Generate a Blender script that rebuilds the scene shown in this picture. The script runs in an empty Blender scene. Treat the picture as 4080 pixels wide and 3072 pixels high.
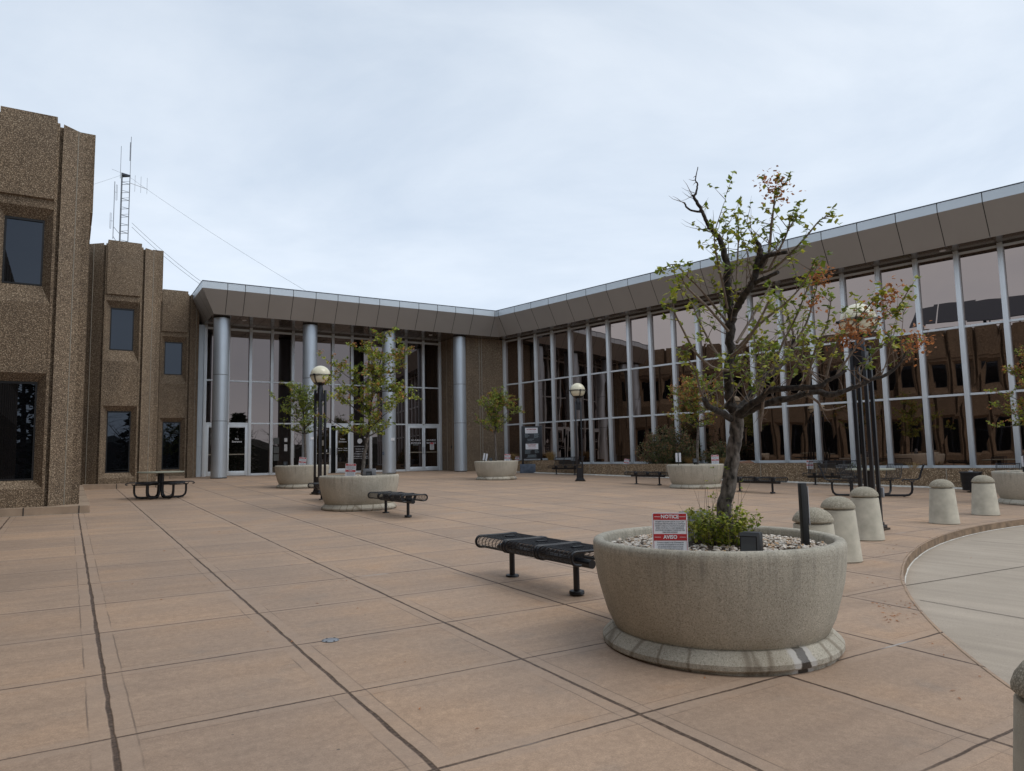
import bpy, bmesh, math, random
from mathutils import Vector, Matrix, Quaternion, noise
random.seed(7)
R = math.radians
scene = bpy.context.scene
col = scene.collection

# ------------------------------------------------------------------ camera
cam_d = bpy.data.cameras.new("camera")
cam = bpy.data.objects.new("camera", cam_d)
col.objects.link(cam)
CR = Vector((0.7345748, -0.6782335, -0.0199795))
CU = Vector((-0.0516081, -0.0852068, 0.9950258))
CF = Vector((0.6765623, 0.7298898, 0.0975931))
m = Matrix((CR, CU, -CF)).transposed().to_4x4()
m.translation = Vector((0, 0, 1.4872))
cam.matrix_world = m
cam_d.sensor_width = 36.0
cam_d.lens = 2840 / 4080 * 36.0
cam_d.clip_start = 0.05
cam_d.clip_end = 3000
scene.camera = cam

# ------------------------------------------------------------------ world, sun, exposure
SUN_EL, SUN_AZ = R(58), R(150)          # direction of the brightest part of the overcast
w = bpy.data.worlds.new("World")
scene.world = w
w.use_nodes = True
nt = w.node_tree
nt.nodes.clear()
N = nt.nodes.new
out = N("ShaderNodeOutputWorld")
bg = N("ShaderNodeBackground")
bg.inputs["Strength"].default_value = 0.1
sky = N("ShaderNodeTexSky")
sky.sky_type = 'NISHITA'
sky.sun_disc = False
sky.sun_elevation = SUN_EL
sky.sun_rotation = SUN_AZ
tc = N("ShaderNodeTexCoord")
mp = N("ShaderNodeMapping")
mp.inputs["Scale"].default_value = (1.0, 1.0, 2.6)
mp.inputs["Location"].default_value = (1.3, 0.4, 0.2)
n1 = N("ShaderNodeTexNoise")
n1.inputs["Scale"].default_value = 1.5
n1.inputs["Detail"].default_value = 8
n1.inputs["Roughness"].default_value = 0.56
n1.inputs["Distortion"].default_value = 0.35
r1 = N("ShaderNodeValToRGB")
r1.color_ramp.elements[0].position = 0.27
r1.color_ramp.elements[0].color = (5.9, 7.0, 8.5, 1)
r1.color_ramp.elements[1].position = 0.66
r1.color_ramp.elements[1].color = (9.1, 9.9, 10.9, 1)
# the cloud sheet is thinner towards the horizon in front of the camera
sep = N("ShaderNodeSeparateXYZ")
hz = N("ShaderNodeMapRange")
hz.inputs["From Min"].default_value = 0.05
hz.inputs["From Max"].default_value = 0.75
hz.inputs["To Min"].default_value = 1.12
hz.inputs["To Max"].default_value = 0.86
mul = N("ShaderNodeMix")
mul.data_type = 'RGBA'
mul.blend_type = 'MULTIPLY'
mul.inputs["Factor"].default_value = 1.0
mix = N("ShaderNodeMix")
mix.data_type = 'RGBA'
mix.inputs["Factor"].default_value = 0.93
L = nt.links.new
L(tc.outputs["Generated"], mp.inputs["Vector"])
L(mp.outputs["Vector"], n1.inputs["Vector"])
L(n1.outputs["Fac"], r1.inputs["Fac"])
L(tc.outputs["Generated"], sep.inputs["Vector"])
L(sep.outputs["Z"], hz.inputs["Value"])
L(r1.outputs["Color"], mul.inputs[6])
L(hz.outputs["Result"], mul.inputs[7])
L(sky.outputs["Color"], mix.inputs[6])
L(mul.outputs[2], mix.inputs[7])
L(mix.outputs[2], bg.inputs["Color"])
L(bg.outputs["Background"], out.inputs["Surface"])

sd = bpy.data.lights.new("sun", 'SUN')
sd.energy = 1.3
sd.angle = R(35)
sd.color = (1.0, 0.96, 0.9)
so_ = bpy.data.objects.new("sun", sd)
col.objects.link(so_)
sdir = Vector((math.sin(SUN_AZ) * math.cos(SUN_EL), math.cos(SUN_AZ) * math.cos(SUN_EL), math.sin(SUN_EL)))
so_.rotation_euler = (-sdir).to_track_quat('-Z', 'Y').to_euler()
so_.location = (0, -10, 30)

scene.view_settings.view_transform = 'Standard'
scene.view_settings.look = 'None'
scene.view_settings.exposure = 0.0
scene.view_settings.gamma = 1.0
scene.view_settings.use_curve_mapping = False
scene.cycles.max_bounces = 8
scene.cycles.use_denoising = True

# ------------------------------------------------------------------ frames of reference
ANG = R(-10.885)                         # the paving and the entrance front are turned by this from the east wing
DB = Vector((math.cos(ANG), math.sin(ANG), 0))
NB = Vector((-math.sin(ANG), math.cos(ANG), 0))
def gz(x, y): return 0.00026 * x + 0.02182 * y
def PB(s, o, z=0.0): return DB * s + NB * o + Vector((0, 0, z))
def gB(s, o):
    p = PB(s, o); return gz(p.x, p.y)
Z0 = 1.4872

# ------------------------------------------------------------------ mesh helper
class MB:
    def __init__(self):
        self.v = []; self.f = []; self.mi = []
    def add(self, verts, faces, mi=0, M=None):
        b = len(self.v)
        if M is not None: verts = [M @ Vector(q) for q in verts]
        self.v += [tuple(q) for q in verts]
        self.f += [tuple(b + i for i in q) for q in faces]
        self.mi += [mi] * len(faces)
    def box(self, x0, x1, y0, y1, z0, z1, mi=0, M=None):
        vs = [(x0,y0,z0),(x1,y0,z0),(x1,y1,z0),(x0,y1,z0),(x0,y0,z1),(x1,y0,z1),(x1,y1,z1),(x0,y1,z1)]
        self.add(vs, [(0,3,2,1),(4,5,6,7),(0,1,5,4),(1,2,6,5),(2,3,7,6),(3,0,4,7)], mi, M)
    def cbox(self, c, s, mi=0, M=None, bev=0.0):
        if bev <= 0:
            self.box(c[0]-s[0]/2, c[0]+s[0]/2, c[1]-s[1]/2, c[1]+s[1]/2, c[2]-s[2]/2, c[2]+s[2]/2, mi, M); return
        bm = bmesh.new(); bmesh.ops.create_cube(bm, size=1.0)
        for q in bm.verts: q.co = Vector((q.co.x*s[0]+c[0], q.co.y*s[1]+c[1], q.co.z*s[2]+c[2]))
        bmesh.ops.bevel(bm, geom=list(bm.edges), offset=bev, segments=2, profile=0.5, affect='EDGES')
        bm.verts.index_update()
        self.add([q.co.copy() for q in bm.verts], [[q.index for q in f.verts] for f in bm.faces], mi, M)
        bm.free()
    def quad(self, a, b, c, d, mi=0, M=None): self.add([a, b, c, d], [(0,1,2,3)], mi, M)
    def prism(self, poly, z0, z1, mi=0, M=None, caps=True):
        n = len(poly)
        z0f = z0 if callable(z0) else (lambda x, y: z0)
        vs = [(x, y, z0f(x, y)) for x, y in poly] + [(x, y, z1) for x, y in poly]
        fs = [(i, (i+1) % n, n+(i+1) % n, n+i) for i in range(n)]
        if caps: fs += [tuple(range(n-1, -1, -1)), tuple(range(n, 2*n))]
        self.add(vs, fs, mi, M)
    def lathe(self, prof, n=32, mi=0, M=None, close=True):
        vs = []; fs = []
        for r, z in prof:
            for i in range(n):
                a = 2*math.pi*i/n; vs.append((r*math.cos(a), r*math.sin(a), z))
        for k in range(len(prof)-1):
            for i in range(n):
                j = (i+1) % n
                fs.append((k*n+i, k*n+j, (k+1)*n+j, (k+1)*n+i))
        if close:
            if prof[0][0] > 1e-6: fs.append(tuple(range(n-1, -1, -1)))
            if prof[-1][0] > 1e-6: fs.append(tuple((len(prof)-1)*n+i for i in range(n)))
        self.add(vs, fs, mi, M)
    def tube(self, pts, rad, n=8, mi=0, M=None, cap=True):
        pts = [Vector(p) for p in pts]
        k = len(pts)
        rads = rad if isinstance(rad, (list, tuple)) else [rad]*k
        tan = []
        for i in range(k):
            a = pts[max(i-1, 0)]; b = pts[min(i+1, k-1)]
            t = (b-a)
            tan.append(t.normalized() if t.length > 1e-9 else Vector((0,0,1)))
        up = Vector((0,0,1)) if abs(tan[0].z) < 0.9 else Vector((1,0,0))
        u = (up - tan[0]*up.dot(tan[0])).normalized()
        vs = []; fs = []
        for i in range(k):
            u = (u - tan[i]*u.dot(tan[i]))
            u = u.normalized() if u.length > 1e-6 else tan[i].orthogonal().normalized()
            w_ = tan[i].cross(u)
            for j in range(n):
                a = 2*math.pi*(j+0.5)/n
                vs.append(pts[i] + (u*math.cos(a) + w_*math.sin(a))*rads[i])
        for i in range(k-1):
            for j in range(n):
                q = (j+1) % n
                fs.append((i*n+j, i*n+q, (i+1)*n+q, (i+1)*n+j))
        if cap:
            fs.append(tuple(range(n-1, -1, -1))); fs.append(tuple((k-1)*n+j for j in range(n)))
        self.add(vs, fs, mi, M)
    def text(self, s, size, M, mi=0, align='CENTER', bold=0.0, space=1.0, sx=1.0):
        cu = bpy.data.curves.new("t", 'FONT')
        cu.body = s; cu.size = size; cu.align_x = align; cu.align_y = 'CENTER'
        cu.resolution_u = 2; cu.offset = bold; cu.space_line = space
        ob = bpy.data.objects.new("t", cu); col.objects.link(ob)
        dg = bpy.context.evaluated_depsgraph_get()
        me = bpy.data.meshes.new_from_object(ob.evaluated_get(dg))
        self.add([Vector((q.co.x*sx, q.co.y, q.co.z)) for q in me.vertices], [list(p.vertices) for p in me.polygons], mi, M)
        bpy.data.objects.remove(ob); bpy.data.curves.remove(cu); bpy.data.meshes.remove(me)
    def build(self, name, mats, parent=None, smooth=25, flip=False):
        me = bpy.data.meshes.new(name)
        me.from_pydata(self.v, [], self.f)
        if not isinstance(mats, (list, tuple)): mats = [mats]
        for q in mats: me.materials.append(q)
        me.polygons.foreach_set("material_index", self.mi)
        if smooth:
            me.polygons.foreach_set("use_smooth", [True]*len(me.polygons))
            me.set_sharp_from_angle(angle=R(smooth))
        me.update()
        o = bpy.data.objects.new(name, me); col.objects.link(o)
        if parent is not None: o.parent = parent
        return o

def tag(o, label=None, cat=None, group=None, kind=None):
    if label: o["label"] = label
    if cat: o["category"] = cat
    if group: o["group"] = group
    if kind: o["kind"] = kind
    return o
def thing(name, label, cat, loc=(0,0,0), rz=0.0, group=None):
    o = bpy.data.objects.new(name, None); col.objects.link(o)
    o.location = loc; o.rotation_euler = (0, 0, rz); o.empty_display_size = 0.2
    return tag(o, label, cat, group)
def copy_tree(o, parent=None):
    c = o.copy(); col.objects.link(c); c.parent = parent
    for ch in list(o.children): copy_tree(ch, c)
    return c
def dup(root, label, loc, rz=0.0, sc=1.0):
    c = copy_tree(root); c.location = loc; c.rotation_euler = (0, 0, rz); c["label"] = label
    if sc != 1.0: c.scale = (sc, sc, sc)
    return c

# ------------------------------------------------------------------ materials
def _new(name):
    m = bpy.data.materials.new(name); m.use_nodes = True
    nt = m.node_tree; nt.nodes.clear()
    o = nt.nodes.new("ShaderNodeOutputMaterial"); p = nt.nodes.new("ShaderNodeBsdfPrincipled")
    nt.links.new(p.outputs[0], o.inputs[0])
    return m, nt, p, o
def plain(name, c, rough=0.5, metal=0.0, var=0.12, scale=6.0, bump=0.0, bscale=60.0, spec=0.5, stretch=(1,1,1)):
    m, nt, p, o = _new(name)
    N = nt.nodes.new; L = nt.links.new
    p.inputs["Roughness"].default_value = rough; p.inputs["Metallic"].default_value = metal
    p.inputs["Specular IOR Level"].default_value = spec
    tcd = N("ShaderNodeTexCoord"); mp = N("ShaderNodeMapping"); mp.inputs["Scale"].default_value = stretch
    L(tcd.outputs["Object"], mp.inputs["Vector"])
    if var > 0:
        n = N("ShaderNodeTexNoise"); n.inputs["Scale"].default_value = scale; n.inputs["Detail"].default_value = 6
        L(mp.outputs[0], n.inputs["Vector"])
        r = N("ShaderNodeValToRGB")
        r.color_ramp.elements[0].position = 0.3; r.color_ramp.elements[1].position = 0.7
        r.color_ramp.elements[0].color = tuple(x*(1-var) for x in c) + (1,)
        r.color_ramp.elements[1].color = tuple(min(1, x*(1+var)) for x in c) + (1,)
        L(n.outputs["Fac"], r.inputs["Fac"]); L(r.outputs["Color"], p.inputs["Base Color"])
    else:
        p.inputs["Base Color"].default_value = tuple(c) + (1,)
    if bump > 0:
        n2 = N("ShaderNodeTexNoise"); n2.inputs["Scale"].default_value = bscale; n2.inputs["Detail"].default_value = 3
        L(mp.outputs[0], n2.inputs["Vector"])
        b = N("ShaderNodeBump"); b.inputs["Strength"].default_value = bump; b.inputs["Distance"].default_value = 0.01
        L(n2.outputs["Fac"], b.inputs["Height"]); L(b.outputs[0], p.inputs["Normal"])
    return m

def mixc(nt, fac, a, b, mode='MIX'):
    n = nt.nodes.new("ShaderNodeMix"); n.data_type = 'RGBA'; n.blend_type = mode
    for sock, v in ((n.inputs[0], fac), (n.inputs[6], a), (n.inputs[7], b)):
        if hasattr(v, "default_value") or hasattr(v, "links"): nt.links.new(v, sock)
        else: sock.default_value = v if not isinstance(v, tuple) else (v + (1,) if len(v) == 3 else v)
    return n.outputs[2]
def math_(nt, op, a, b=None, c=None):
    n = nt.nodes.new("ShaderNodeMath"); n.operation = op
    for i, v in enumerate((a, b, c)):
        if v is None: continue
        if isinstance(v, (int, float)): n.inputs[i].default_value = v
        else: nt.links.new(v, n.inputs[i])
    return n.outputs[0]
def ramp(nt, fac, stops):
    r = nt.nodes.new("ShaderNodeValToRGB")
    e = r.color_ramp.elements
    e[0].position, e[0].color = stops[0][0], tuple(stops[0][1]) + (1,)
    e[1].position, e[1].color = stops[-1][0], tuple(stops[-1][1]) + (1,)
    for p, c in stops[1:-1]:
        q = e.new(p); q.color = tuple(c) + (1,)
    nt.links.new(fac, r.inputs[0]); return r.outputs[0]
def noise_(nt, vec, scale, detail=4, rough=0.5):
    n = nt.nodes.new("ShaderNodeTexNoise"); n.inputs["Scale"].default_value = scale
    n.inputs["Detail"].default_value = detail; n.inputs["Roughness"].default_value = rough
    nt.links.new(vec, n.inputs["Vector"]); return n.outputs["Fac"]
def maprange(nt, v, a, b, c=0.0, d=1.0):
    n = nt.nodes.new("ShaderNodeMapRange"); n.interpolation_type = 'SMOOTHSTEP'
    n.inputs[1].default_value = a; n.inputs[2].default_value = b; n.inputs[3].default_value = c; n.inputs[4].default_value = d
    nt.links.new(v, n.inputs[0]); return n.outputs[0]

def aggregate(name, dark, midc, light, cell=36.0, bump=0.6):
    m, nt, p, o = _new(name)
    N = nt.nodes.new; L = nt.links.new
    tcd = N("ShaderNodeTexCoord"); v = tcd.outputs["Object"]
    wob = N("ShaderNodeTexNoise"); wob.inputs["Scale"].default_value = 25; L(v, wob.inputs["Vector"])
    addv = N("ShaderNodeVectorMath"); addv.operation = 'MULTIPLY_ADD'
    L(wob.outputs["Color"], addv.inputs[0]); addv.inputs[1].default_value = (0.03, 0.03, 0.03); L(v, addv.inputs[2])
    vo = N("ShaderNodeTexVoronoi"); vo.inputs["Scale"].default_value = cell; L(addv.outputs[0], vo.inputs["Vector"])
    sepc = N("ShaderNodeSeparateColor"); L(vo.outputs["Color"], sepc.inputs[0])
    c1 = ramp(nt, sepc.outputs[0], [(0.0, dark), (0.35, midc), (0.7, midc), (1.0, light)])
    edge = maprange(nt, vo.outputs["Distance"], 0.25, 0.62)
    c2 = mixc(nt, edge, c1, tuple(x*0.62 for x in dark))
    big = noise_(nt, v, 0.7, 5)
    c3 = mixc(nt, 1.0, c2, ramp(nt, big, [(0.3, (0.86,0.86,0.86)), (0.7, (1.1,1.08,1.04))]), 'MULTIPLY')
    # rain streaks
    mp = N("ShaderNodeMapping"); mp.inputs["Scale"].default_value = (3.0, 3.0, 0.12); L(v, mp.inputs["Vector"])
    st = noise_(nt, mp.outputs[0], 1.0, 5)
    c4 = mixc(nt, 1.0, c3, ramp(nt, st, [(0.35, (0.9,0.9,0.9)), (0.65, (1.05,1.05,1.04))]), 'MULTIPLY')
    L(c4, p.inputs["Base Color"])
    p.inputs["Roughness"].default_value = 0.9
    b = N("ShaderNodeBump"); b.inputs["Strength"].default_value = bump; b.inputs["Distance"].default_value = 0.012; b.invert = True
    L(vo.outputs["Distance"], b.inputs["Height"]); L(b.outputs[0], p.inputs["Normal"])
    return m

def glass(name, tint, base, lo=0.34, hi=0.95, wave=0.25, wscale=0.5):
    """dark tinted float glass: black body, tinted mirror reflection, a little roller wave"""
    m = bpy.data.materials.new(name); m.use_nodes = True
    nt = m.node_tree; nt.nodes.clear(); N = nt.nodes.new; L = nt.links.new
    o = N("ShaderNodeOutputMaterial"); d = N("ShaderNodeBsdfDiffuse"); g = N("ShaderNodeBsdfGlossy"); mx = N("ShaderNodeMixShader")
    d.inputs["Color"].default_value = base + (1,)
    g.inputs["Color"].default_value = tint + (1,); g.inputs["Roughness"].default_value = 0.0
    lw = N("ShaderNodeLayerWeight"); lw.inputs["Blend"].default_value = 0.25
    fac = maprange(nt, lw.outputs["Facing"], 0.0, 1.0, lo, hi)
    tcd = N("ShaderNodeTexCoord")
    mp = N("ShaderNodeMapping"); mp.inputs["Scale"].default_value = (1, 1, 0.6); L(tcd.outputs["Object"], mp.inputs["Vector"])
    h = noise_(nt, mp.outputs[0], wscale, 2, 0.4)
    b = N("ShaderNodeBump"); b.inputs["Strength"].default_value = wave; b.inputs["Distance"].default_value = 0.02
    L(h, b.inputs["Height"]); L(b.outputs[0], g.inputs["Normal"])
    L(fac, mx.inputs[0]); L(d.outputs[0], mx.inputs[1]); L(g.outputs[0], mx.inputs[2]); L(mx.outputs[0], o.inputs[0])
    return m

def leafmat(name, c, var=0.35):
    m, nt, p, o = _new(name)
    N = nt.nodes.new; L = nt.links.new
    gi = N("ShaderNodeNewGeometry")
    rnd = gi.outputs["Random Per Island"]
    c1 = ramp(nt, rnd, [(0.0, tuple(x*(1-var) for x in c)), (0.5, c), (1.0, (min(1,c[0]*(1+var*1.2)), min(1,c[1]*(1+var)), c[2]*(1+var*0.3)))])
    L(c1, p.inputs["Base Color"]); p.inputs["Roughness"].default_value = 0.55
    tr = N("ShaderNodeBsdfTranslucent"); L(c1, tr.inputs["Color"])
    mx = N("ShaderNodeMixShader"); mx.inputs[0].default_value = 0.3
    L(p.outputs[0], mx.inputs[1]); L(tr.outputs[0], mx.inputs[2]); L(mx.outputs[0], o.inputs[0])
    return m

def paving_mat():
    m, nt, p, o = _new("salmon_concrete_paving")
    N = nt.nodes.new; L = nt.links.new
    tcd = N("ShaderNodeTexCoord"); v = tcd.outputs["Object"]
    # joint wobble
    wn = N("ShaderNodeTexNoise"); wn.inputs["Scale"].default_value = 3.5; wn.inputs["Detail"].default_value = 5; L(v, wn.inputs["Vector"])
    wv = N("ShaderNodeVectorMath"); wv.operation = 'MULTIPLY_ADD'; L(wn.outputs["Color"], wv.inputs[0])
    wv.inputs[1].default_value = (0.024, 0.024, 0); L(v, wv.inputs[2])
    sp = N("ShaderNodeSeparateXYZ"); L(wv.outputs[0], sp.inputs[0])
    sx, sy = 1.2375, 1.202
    fx = math_(nt, 'DIVIDE', math_(nt, 'SUBTRACT', sp.outputs[0], 0.262), sx)
    fy = math_(nt, 'DIVIDE', math_(nt, 'SUBTRACT', sp.outputs[1], 1.922), sy)
    ix = math_(nt, 'FLOOR', fx); iy = math_(nt, 'FLOOR', fy)
    def dist(f, s):
        fr = math_(nt, 'FRACT', f)
        return math_(nt, 'MULTIPLY', math_(nt, 'SUBTRACT', 0.5, math_(nt, 'ABSOLUTE', math_(nt, 'SUBTRACT', fr, 0.5))), s)
    dx, dy = dist(fx, sx), dist(fy, sy)
    # slab tint
    cmb = N("ShaderNodeCombineXYZ"); L(ix, cmb.inputs[0]); L(iy, cmb.inputs[1])
    wnz = N("ShaderNodeTexWhiteNoise"); wnz.noise_dimensions = '2D'; L(cmb.outputs[0], wnz.inputs["Vector"])
    base = ramp(nt, wnz.outputs["Value"], [(0.0, (0.36,0.262,0.195)), (0.5, (0.39,0.282,0.207)), (1.0, (0.42,0.298,0.213))])
    blot = noise_(nt, v, 0.85, 6, 0.55)
    c = mixc(nt, 1.0, base, ramp(nt, blot, [(0.28, (0.87,0.88,0.89)), (0.5, (1,1,1)), (0.72, (1.14,1.09,1.02))]), 'MULTIPLY')
    warm = noise_(nt, v, 1.7, 3)
    c = mixc(nt, maprange(nt, warm, 0.62, 0.80, 0, 0.45), c, (0.42, 0.265, 0.165))
    grey = noise_(nt, v, 2.6, 6, 0.6)
    c = mixc(nt, maprange(nt, grey, 0.56, 0.75, 0, 0.4), c, (0.27, 0.225, 0.19))
    # broom streaks running along the entrance front
    mp = N("ShaderNodeMapping"); mp.inputs["Scale"].default_value = (0.25, 5.0, 1); L(v, mp.inputs["Vector"])
    stk = noise_(nt, mp.outputs[0], 1.0, 5, 0.6)
    c = mixc(nt, 1.0, c, ramp(nt, stk, [(0.32, (0.92,0.915,0.91)), (0.68, (1.08,1.075,1.06))]), 'MULTIPLY')
    med = noise_(nt, v, 22, 6, 0.75)
    c = mixc(nt, 1.0, c, ramp(nt, med, [(0.34, (0.86,0.85,0.84)), (0.66, (1.11,1.105,1.10))]), 'MULTIPLY')
    fine = noise_(nt, v, 130, 2, 0.7)
    c = mixc(nt, 1.0, c, ramp(nt, fine, [(0.33, (0.82,0.81,0.8)), (0.7, (1.15,1.14,1.12))]), 'MULTIPLY')
    # dark specks
    vo = N("ShaderNodeTexVoronoi"); vo.inputs["Scale"].default_value = 2.3; L(v, vo.inputs["Vector"])
    c = mixc(nt, maprange(nt, vo.outputs["Distance"], 0.028, 0.018, 0, 0.7), c, (0.09, 0.075, 0.065))
    # tooled edge lines
    tool = noise_(nt, v, 1.3, 4)
    tl = math_(nt, 'MINIMUM', math_(nt, 'ABSOLUTE', math_(nt, 'SUBTRACT', dx, 0.105)), math_(nt, 'ADD', math_(nt, 'ABSOLUTE', math_(nt, 'SUBTRACT', dy, 0.1)), 0.002))
    tm = math_(nt, 'MULTIPLY', maprange(nt, tl, 0.007, 0.002), maprange(nt, tool, 0.42, 0.58, 0, 0.85))
    c = mixc(nt, tm, c, (0.15, 0.105, 0.075))
    band = maprange(nt, math_(nt, 'MINIMUM', dx, math_(nt, 'ADD', dy, 0.02)), 0.115, 0.09, 0, 0.35)
    c = mixc(nt, band, c, (0.385, 0.285, 0.215))
    # joints: wide open ones along, tighter ones across
    jn = noise_(nt, v, 2.0, 4)
    wx = maprange(nt, jn, 0.2, 0.8, 0.006, 0.015)
    wy = maprange(nt, jn, 0.2, 0.8, 0.004, 0.010)
    jx = maprange(nt, math_(nt, 'SUBTRACT', dx, wx), 0.006, -0.004)
    jy = maprange(nt, math_(nt, 'SUBTRACT', dy, wy), 0.006, -0.003)
    jy = math_(nt, 'MULTIPLY', jy, maprange(nt, tool, 0.3, 0.5, 0.6, 1.0))
    jf = noise_(nt, v, 45, 3)
    jc = ramp(nt, jf, [(0.3, (0.05,0.031,0.021)), (0.55, (0.105,0.068,0.046)), (0.8, (0.19,0.135,0.10))])
    c = mixc(nt, jx, c, jc)
    wht = maprange(nt, noise_(nt, v, 0.9, 3), 0.58, 0.66, 0, 0.75)
    jc2 = mixc(nt, wht, jc, (0.5, 0.47, 0.44))
    c = mixc(nt, jy, c, jc2)
    L(c, p.inputs["Base Color"])
    L(maprange(nt, blot, 0.3, 0.7, 0.62, 0.78), p.inputs["Roughness"])
    p.inputs["Specular IOR Level"].default_value = 0.4
    hgt = math_(nt, 'SUBTRACT', math_(nt, 'MULTIPLY', fine, 0.06), math_(nt, 'MULTIPLY', math_(nt, 'MAXIMUM', jx, math_(nt, 'MULTIPLY', jy, 0.7)), 1.0))
    b = N("ShaderNodeBump"); b.inputs["Strength"].default_value = 0.6; b.inputs["Distance"].default_value = 0.012
    L(hgt, b.inputs["Height"]); L(b.outputs[0], p.inputs["Normal"])
    return m

def planter_mat():
    m, nt, p, o = _new("precast_concrete")
    N = nt.nodes.new; L = nt.links.new
    tcd = N("ShaderNodeTexCoord"); v = tcd.outputs["Object"]
    sp = N("ShaderNodeSeparateXYZ"); L(v, sp.inputs[0])
    X, Y, Zs = sp.outputs
    vo = N("ShaderNodeTexVoronoi"); vo.inputs["Scale"].default_value = 150; L(v, vo.inputs["Vector"])
    sc = N("ShaderNodeSeparateColor"); L(vo.outputs["Color"], sc.inputs[0])
    c = ramp(nt, sc.outputs[0], [(0.0, (0.31,0.285,0.235)), (0.3, (0.45,0.42,0.35)), (0.8, (0.485,0.452,0.38)), (1.0, (0.58,0.545,0.47))])
    big = noise_(nt, v, 2.2, 6, 0.6)
    c = mixc(nt, 1.0, c, ramp(nt, big, [(0.3, (0.83,0.82,0.8)), (0.7, (1.1,1.09,1.07))]), 'MULTIPLY')
    # rain staining running down from the rim
    ang = math_(nt, 'ARCTAN2', Y, X)
    cv = N("ShaderNodeCombineXYZ"); L(math_(nt, 'MULTIPLY', ang, 14.0), cv.inputs[0]); L(math_(nt, 'MULTIPLY', Zs, 1.2), cv.inputs[1])
    st = noise_(nt, cv.outputs[0], 1.0, 6, 0.65)
    top = maprange(nt, Zs, 0.30, 0.74, 0.10, 1.0)
    c = mixc(nt, math_(nt, 'MULTIPLY', maprange(nt, st, 0.45, 0.75, 0, 0.6), top), c, (0.165, 0.155, 0.135))
    brn = noise_(nt, v, 1.6, 4)
    c = mixc(nt, math_(nt, 'MULTIPLY', maprange(nt, brn, 0.5, 0.75, 0, 0.35), maprange(nt, Zs, 0.40, 0.12)), c, (0.29, 0.235, 0.165))
    # radial cracks with damp stains on the foot ring
    cv2 = N("ShaderNodeCombineXYZ"); L(math_(nt, 'MULTIPLY', ang, 2.1), cv2.inputs[0]); L(math_(nt, 'MULTIPLY', Zs, 0.6), cv2.inputs[1])
    vc = N("ShaderNodeTexVoronoi"); vc.feature = 'DISTANCE_TO_EDGE'; vc.inputs["Scale"].default_value = 1.25; vc.inputs["Randomness"].default_value = 1.0; L(cv2.outputs[0], vc.inputs["Vector"])
    foot = maprange(nt, Zs, 0.132, 0.124)
    c = mixc(nt, math_(nt, 'MULTIPLY', maprange(nt, vc.outputs["Distance"], 0.05, 0.0, 0, 0.6), foot), c, (0.13, 0.095, 0.06))
    c = mixc(nt, math_(nt, 'MULTIPLY', maprange(nt, noise_(nt, v, 6, 4), 0.45, 0.7, 0, 0.45), maprange(nt, Zs, 0.1, 0.0)), c, (0.21, 0.155, 0.095))
    # outlet: dark wet strip between two white lime runs at local +x
    wob = math_(nt, 'MULTIPLY', math_(nt, 'SUBTRACT', noise_(nt, v, 22, 3), 0.5), 0.05)
    aa = math_(nt, 'ABSOLUTE', math_(nt, 'ADD', ang, wob))
    lime = math_(nt, 'MULTIPLY', maprange(nt, math_(nt, 'ABSOLUTE', math_(nt, 'SUBTRACT', aa, 0.075)), 0.045, 0.018, 0, 0.85), foot)
    c = mixc(nt, lime, c, (0.52, 0.5, 0.47))
    wet = math_(nt, 'MULTIPLY', maprange(nt, aa, 0.052, 0.04), foot)
    c = mixc(nt, wet, c, (0.05, 0.04, 0.032))
    L(c, p.inputs["Base Color"])
    L(math_(nt, 'SUBTRACT', 0.88, math_(nt, 'MULTIPLY', wet, 0.6)), p.inputs["Roughness"])
    b = N("ShaderNodeBump"); b.inputs["Strength"].default_value = 0.35; b.inputs["Distance"].default_value = 0.004
    L(vo.outputs["Distance"], b.inputs["Height"]); L(b.outputs[0], p.inputs["Normal"])
    return m

def drive_mat():
    m, nt, p, o = _new("grey_concrete_drive")
    N = nt.nodes.new; L = nt.links.new
    tcd = N("ShaderNodeTexCoord"); v = tcd.outputs["Object"]
    c = ramp(nt, noise_(nt, v, 0.7, 6, 0.6), [(0.3, (0.36,0.302,0.238)), (0.7, (0.44,0.372,0.298))])
    mp = N("ShaderNodeMapping"); mp.inputs["Scale"].default_value = (6, 0.5, 1); mp.inputs["Rotation"].default_value = (0,0,R(40)); L(v, mp.inputs["Vector"])
    c = mixc(nt, 1.0, c, ramp(nt, noise_(nt, mp.outputs[0], 1.0, 5), [(0.3, (0.9,0.9,0.9)), (0.7, (1.08,1.08,1.08))]), 'MULTIPLY')
    c = mixc(nt, 1.0, c, ramp(nt, noise_(nt, v, 120, 2, 0.7), [(0.33, (0.85,0.85,0.85)), (0.7, (1.12,1.12,1.12))]), 'MULTIPLY')
    vo = N("ShaderNodeTexVoronoi"); vo.inputs["Scale"].default_value = 2.6; L(v, vo.inputs["Vector"])
    c = mixc(nt, maprange(nt, vo.outputs["Distance"], 0.035, 0.02, 0, 0.6), c, (0.1, 0.08, 0.07))
    L(c, p.inputs["Base Color"]); p.inputs["Roughness"].default_value = 0.8
    return m

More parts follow.
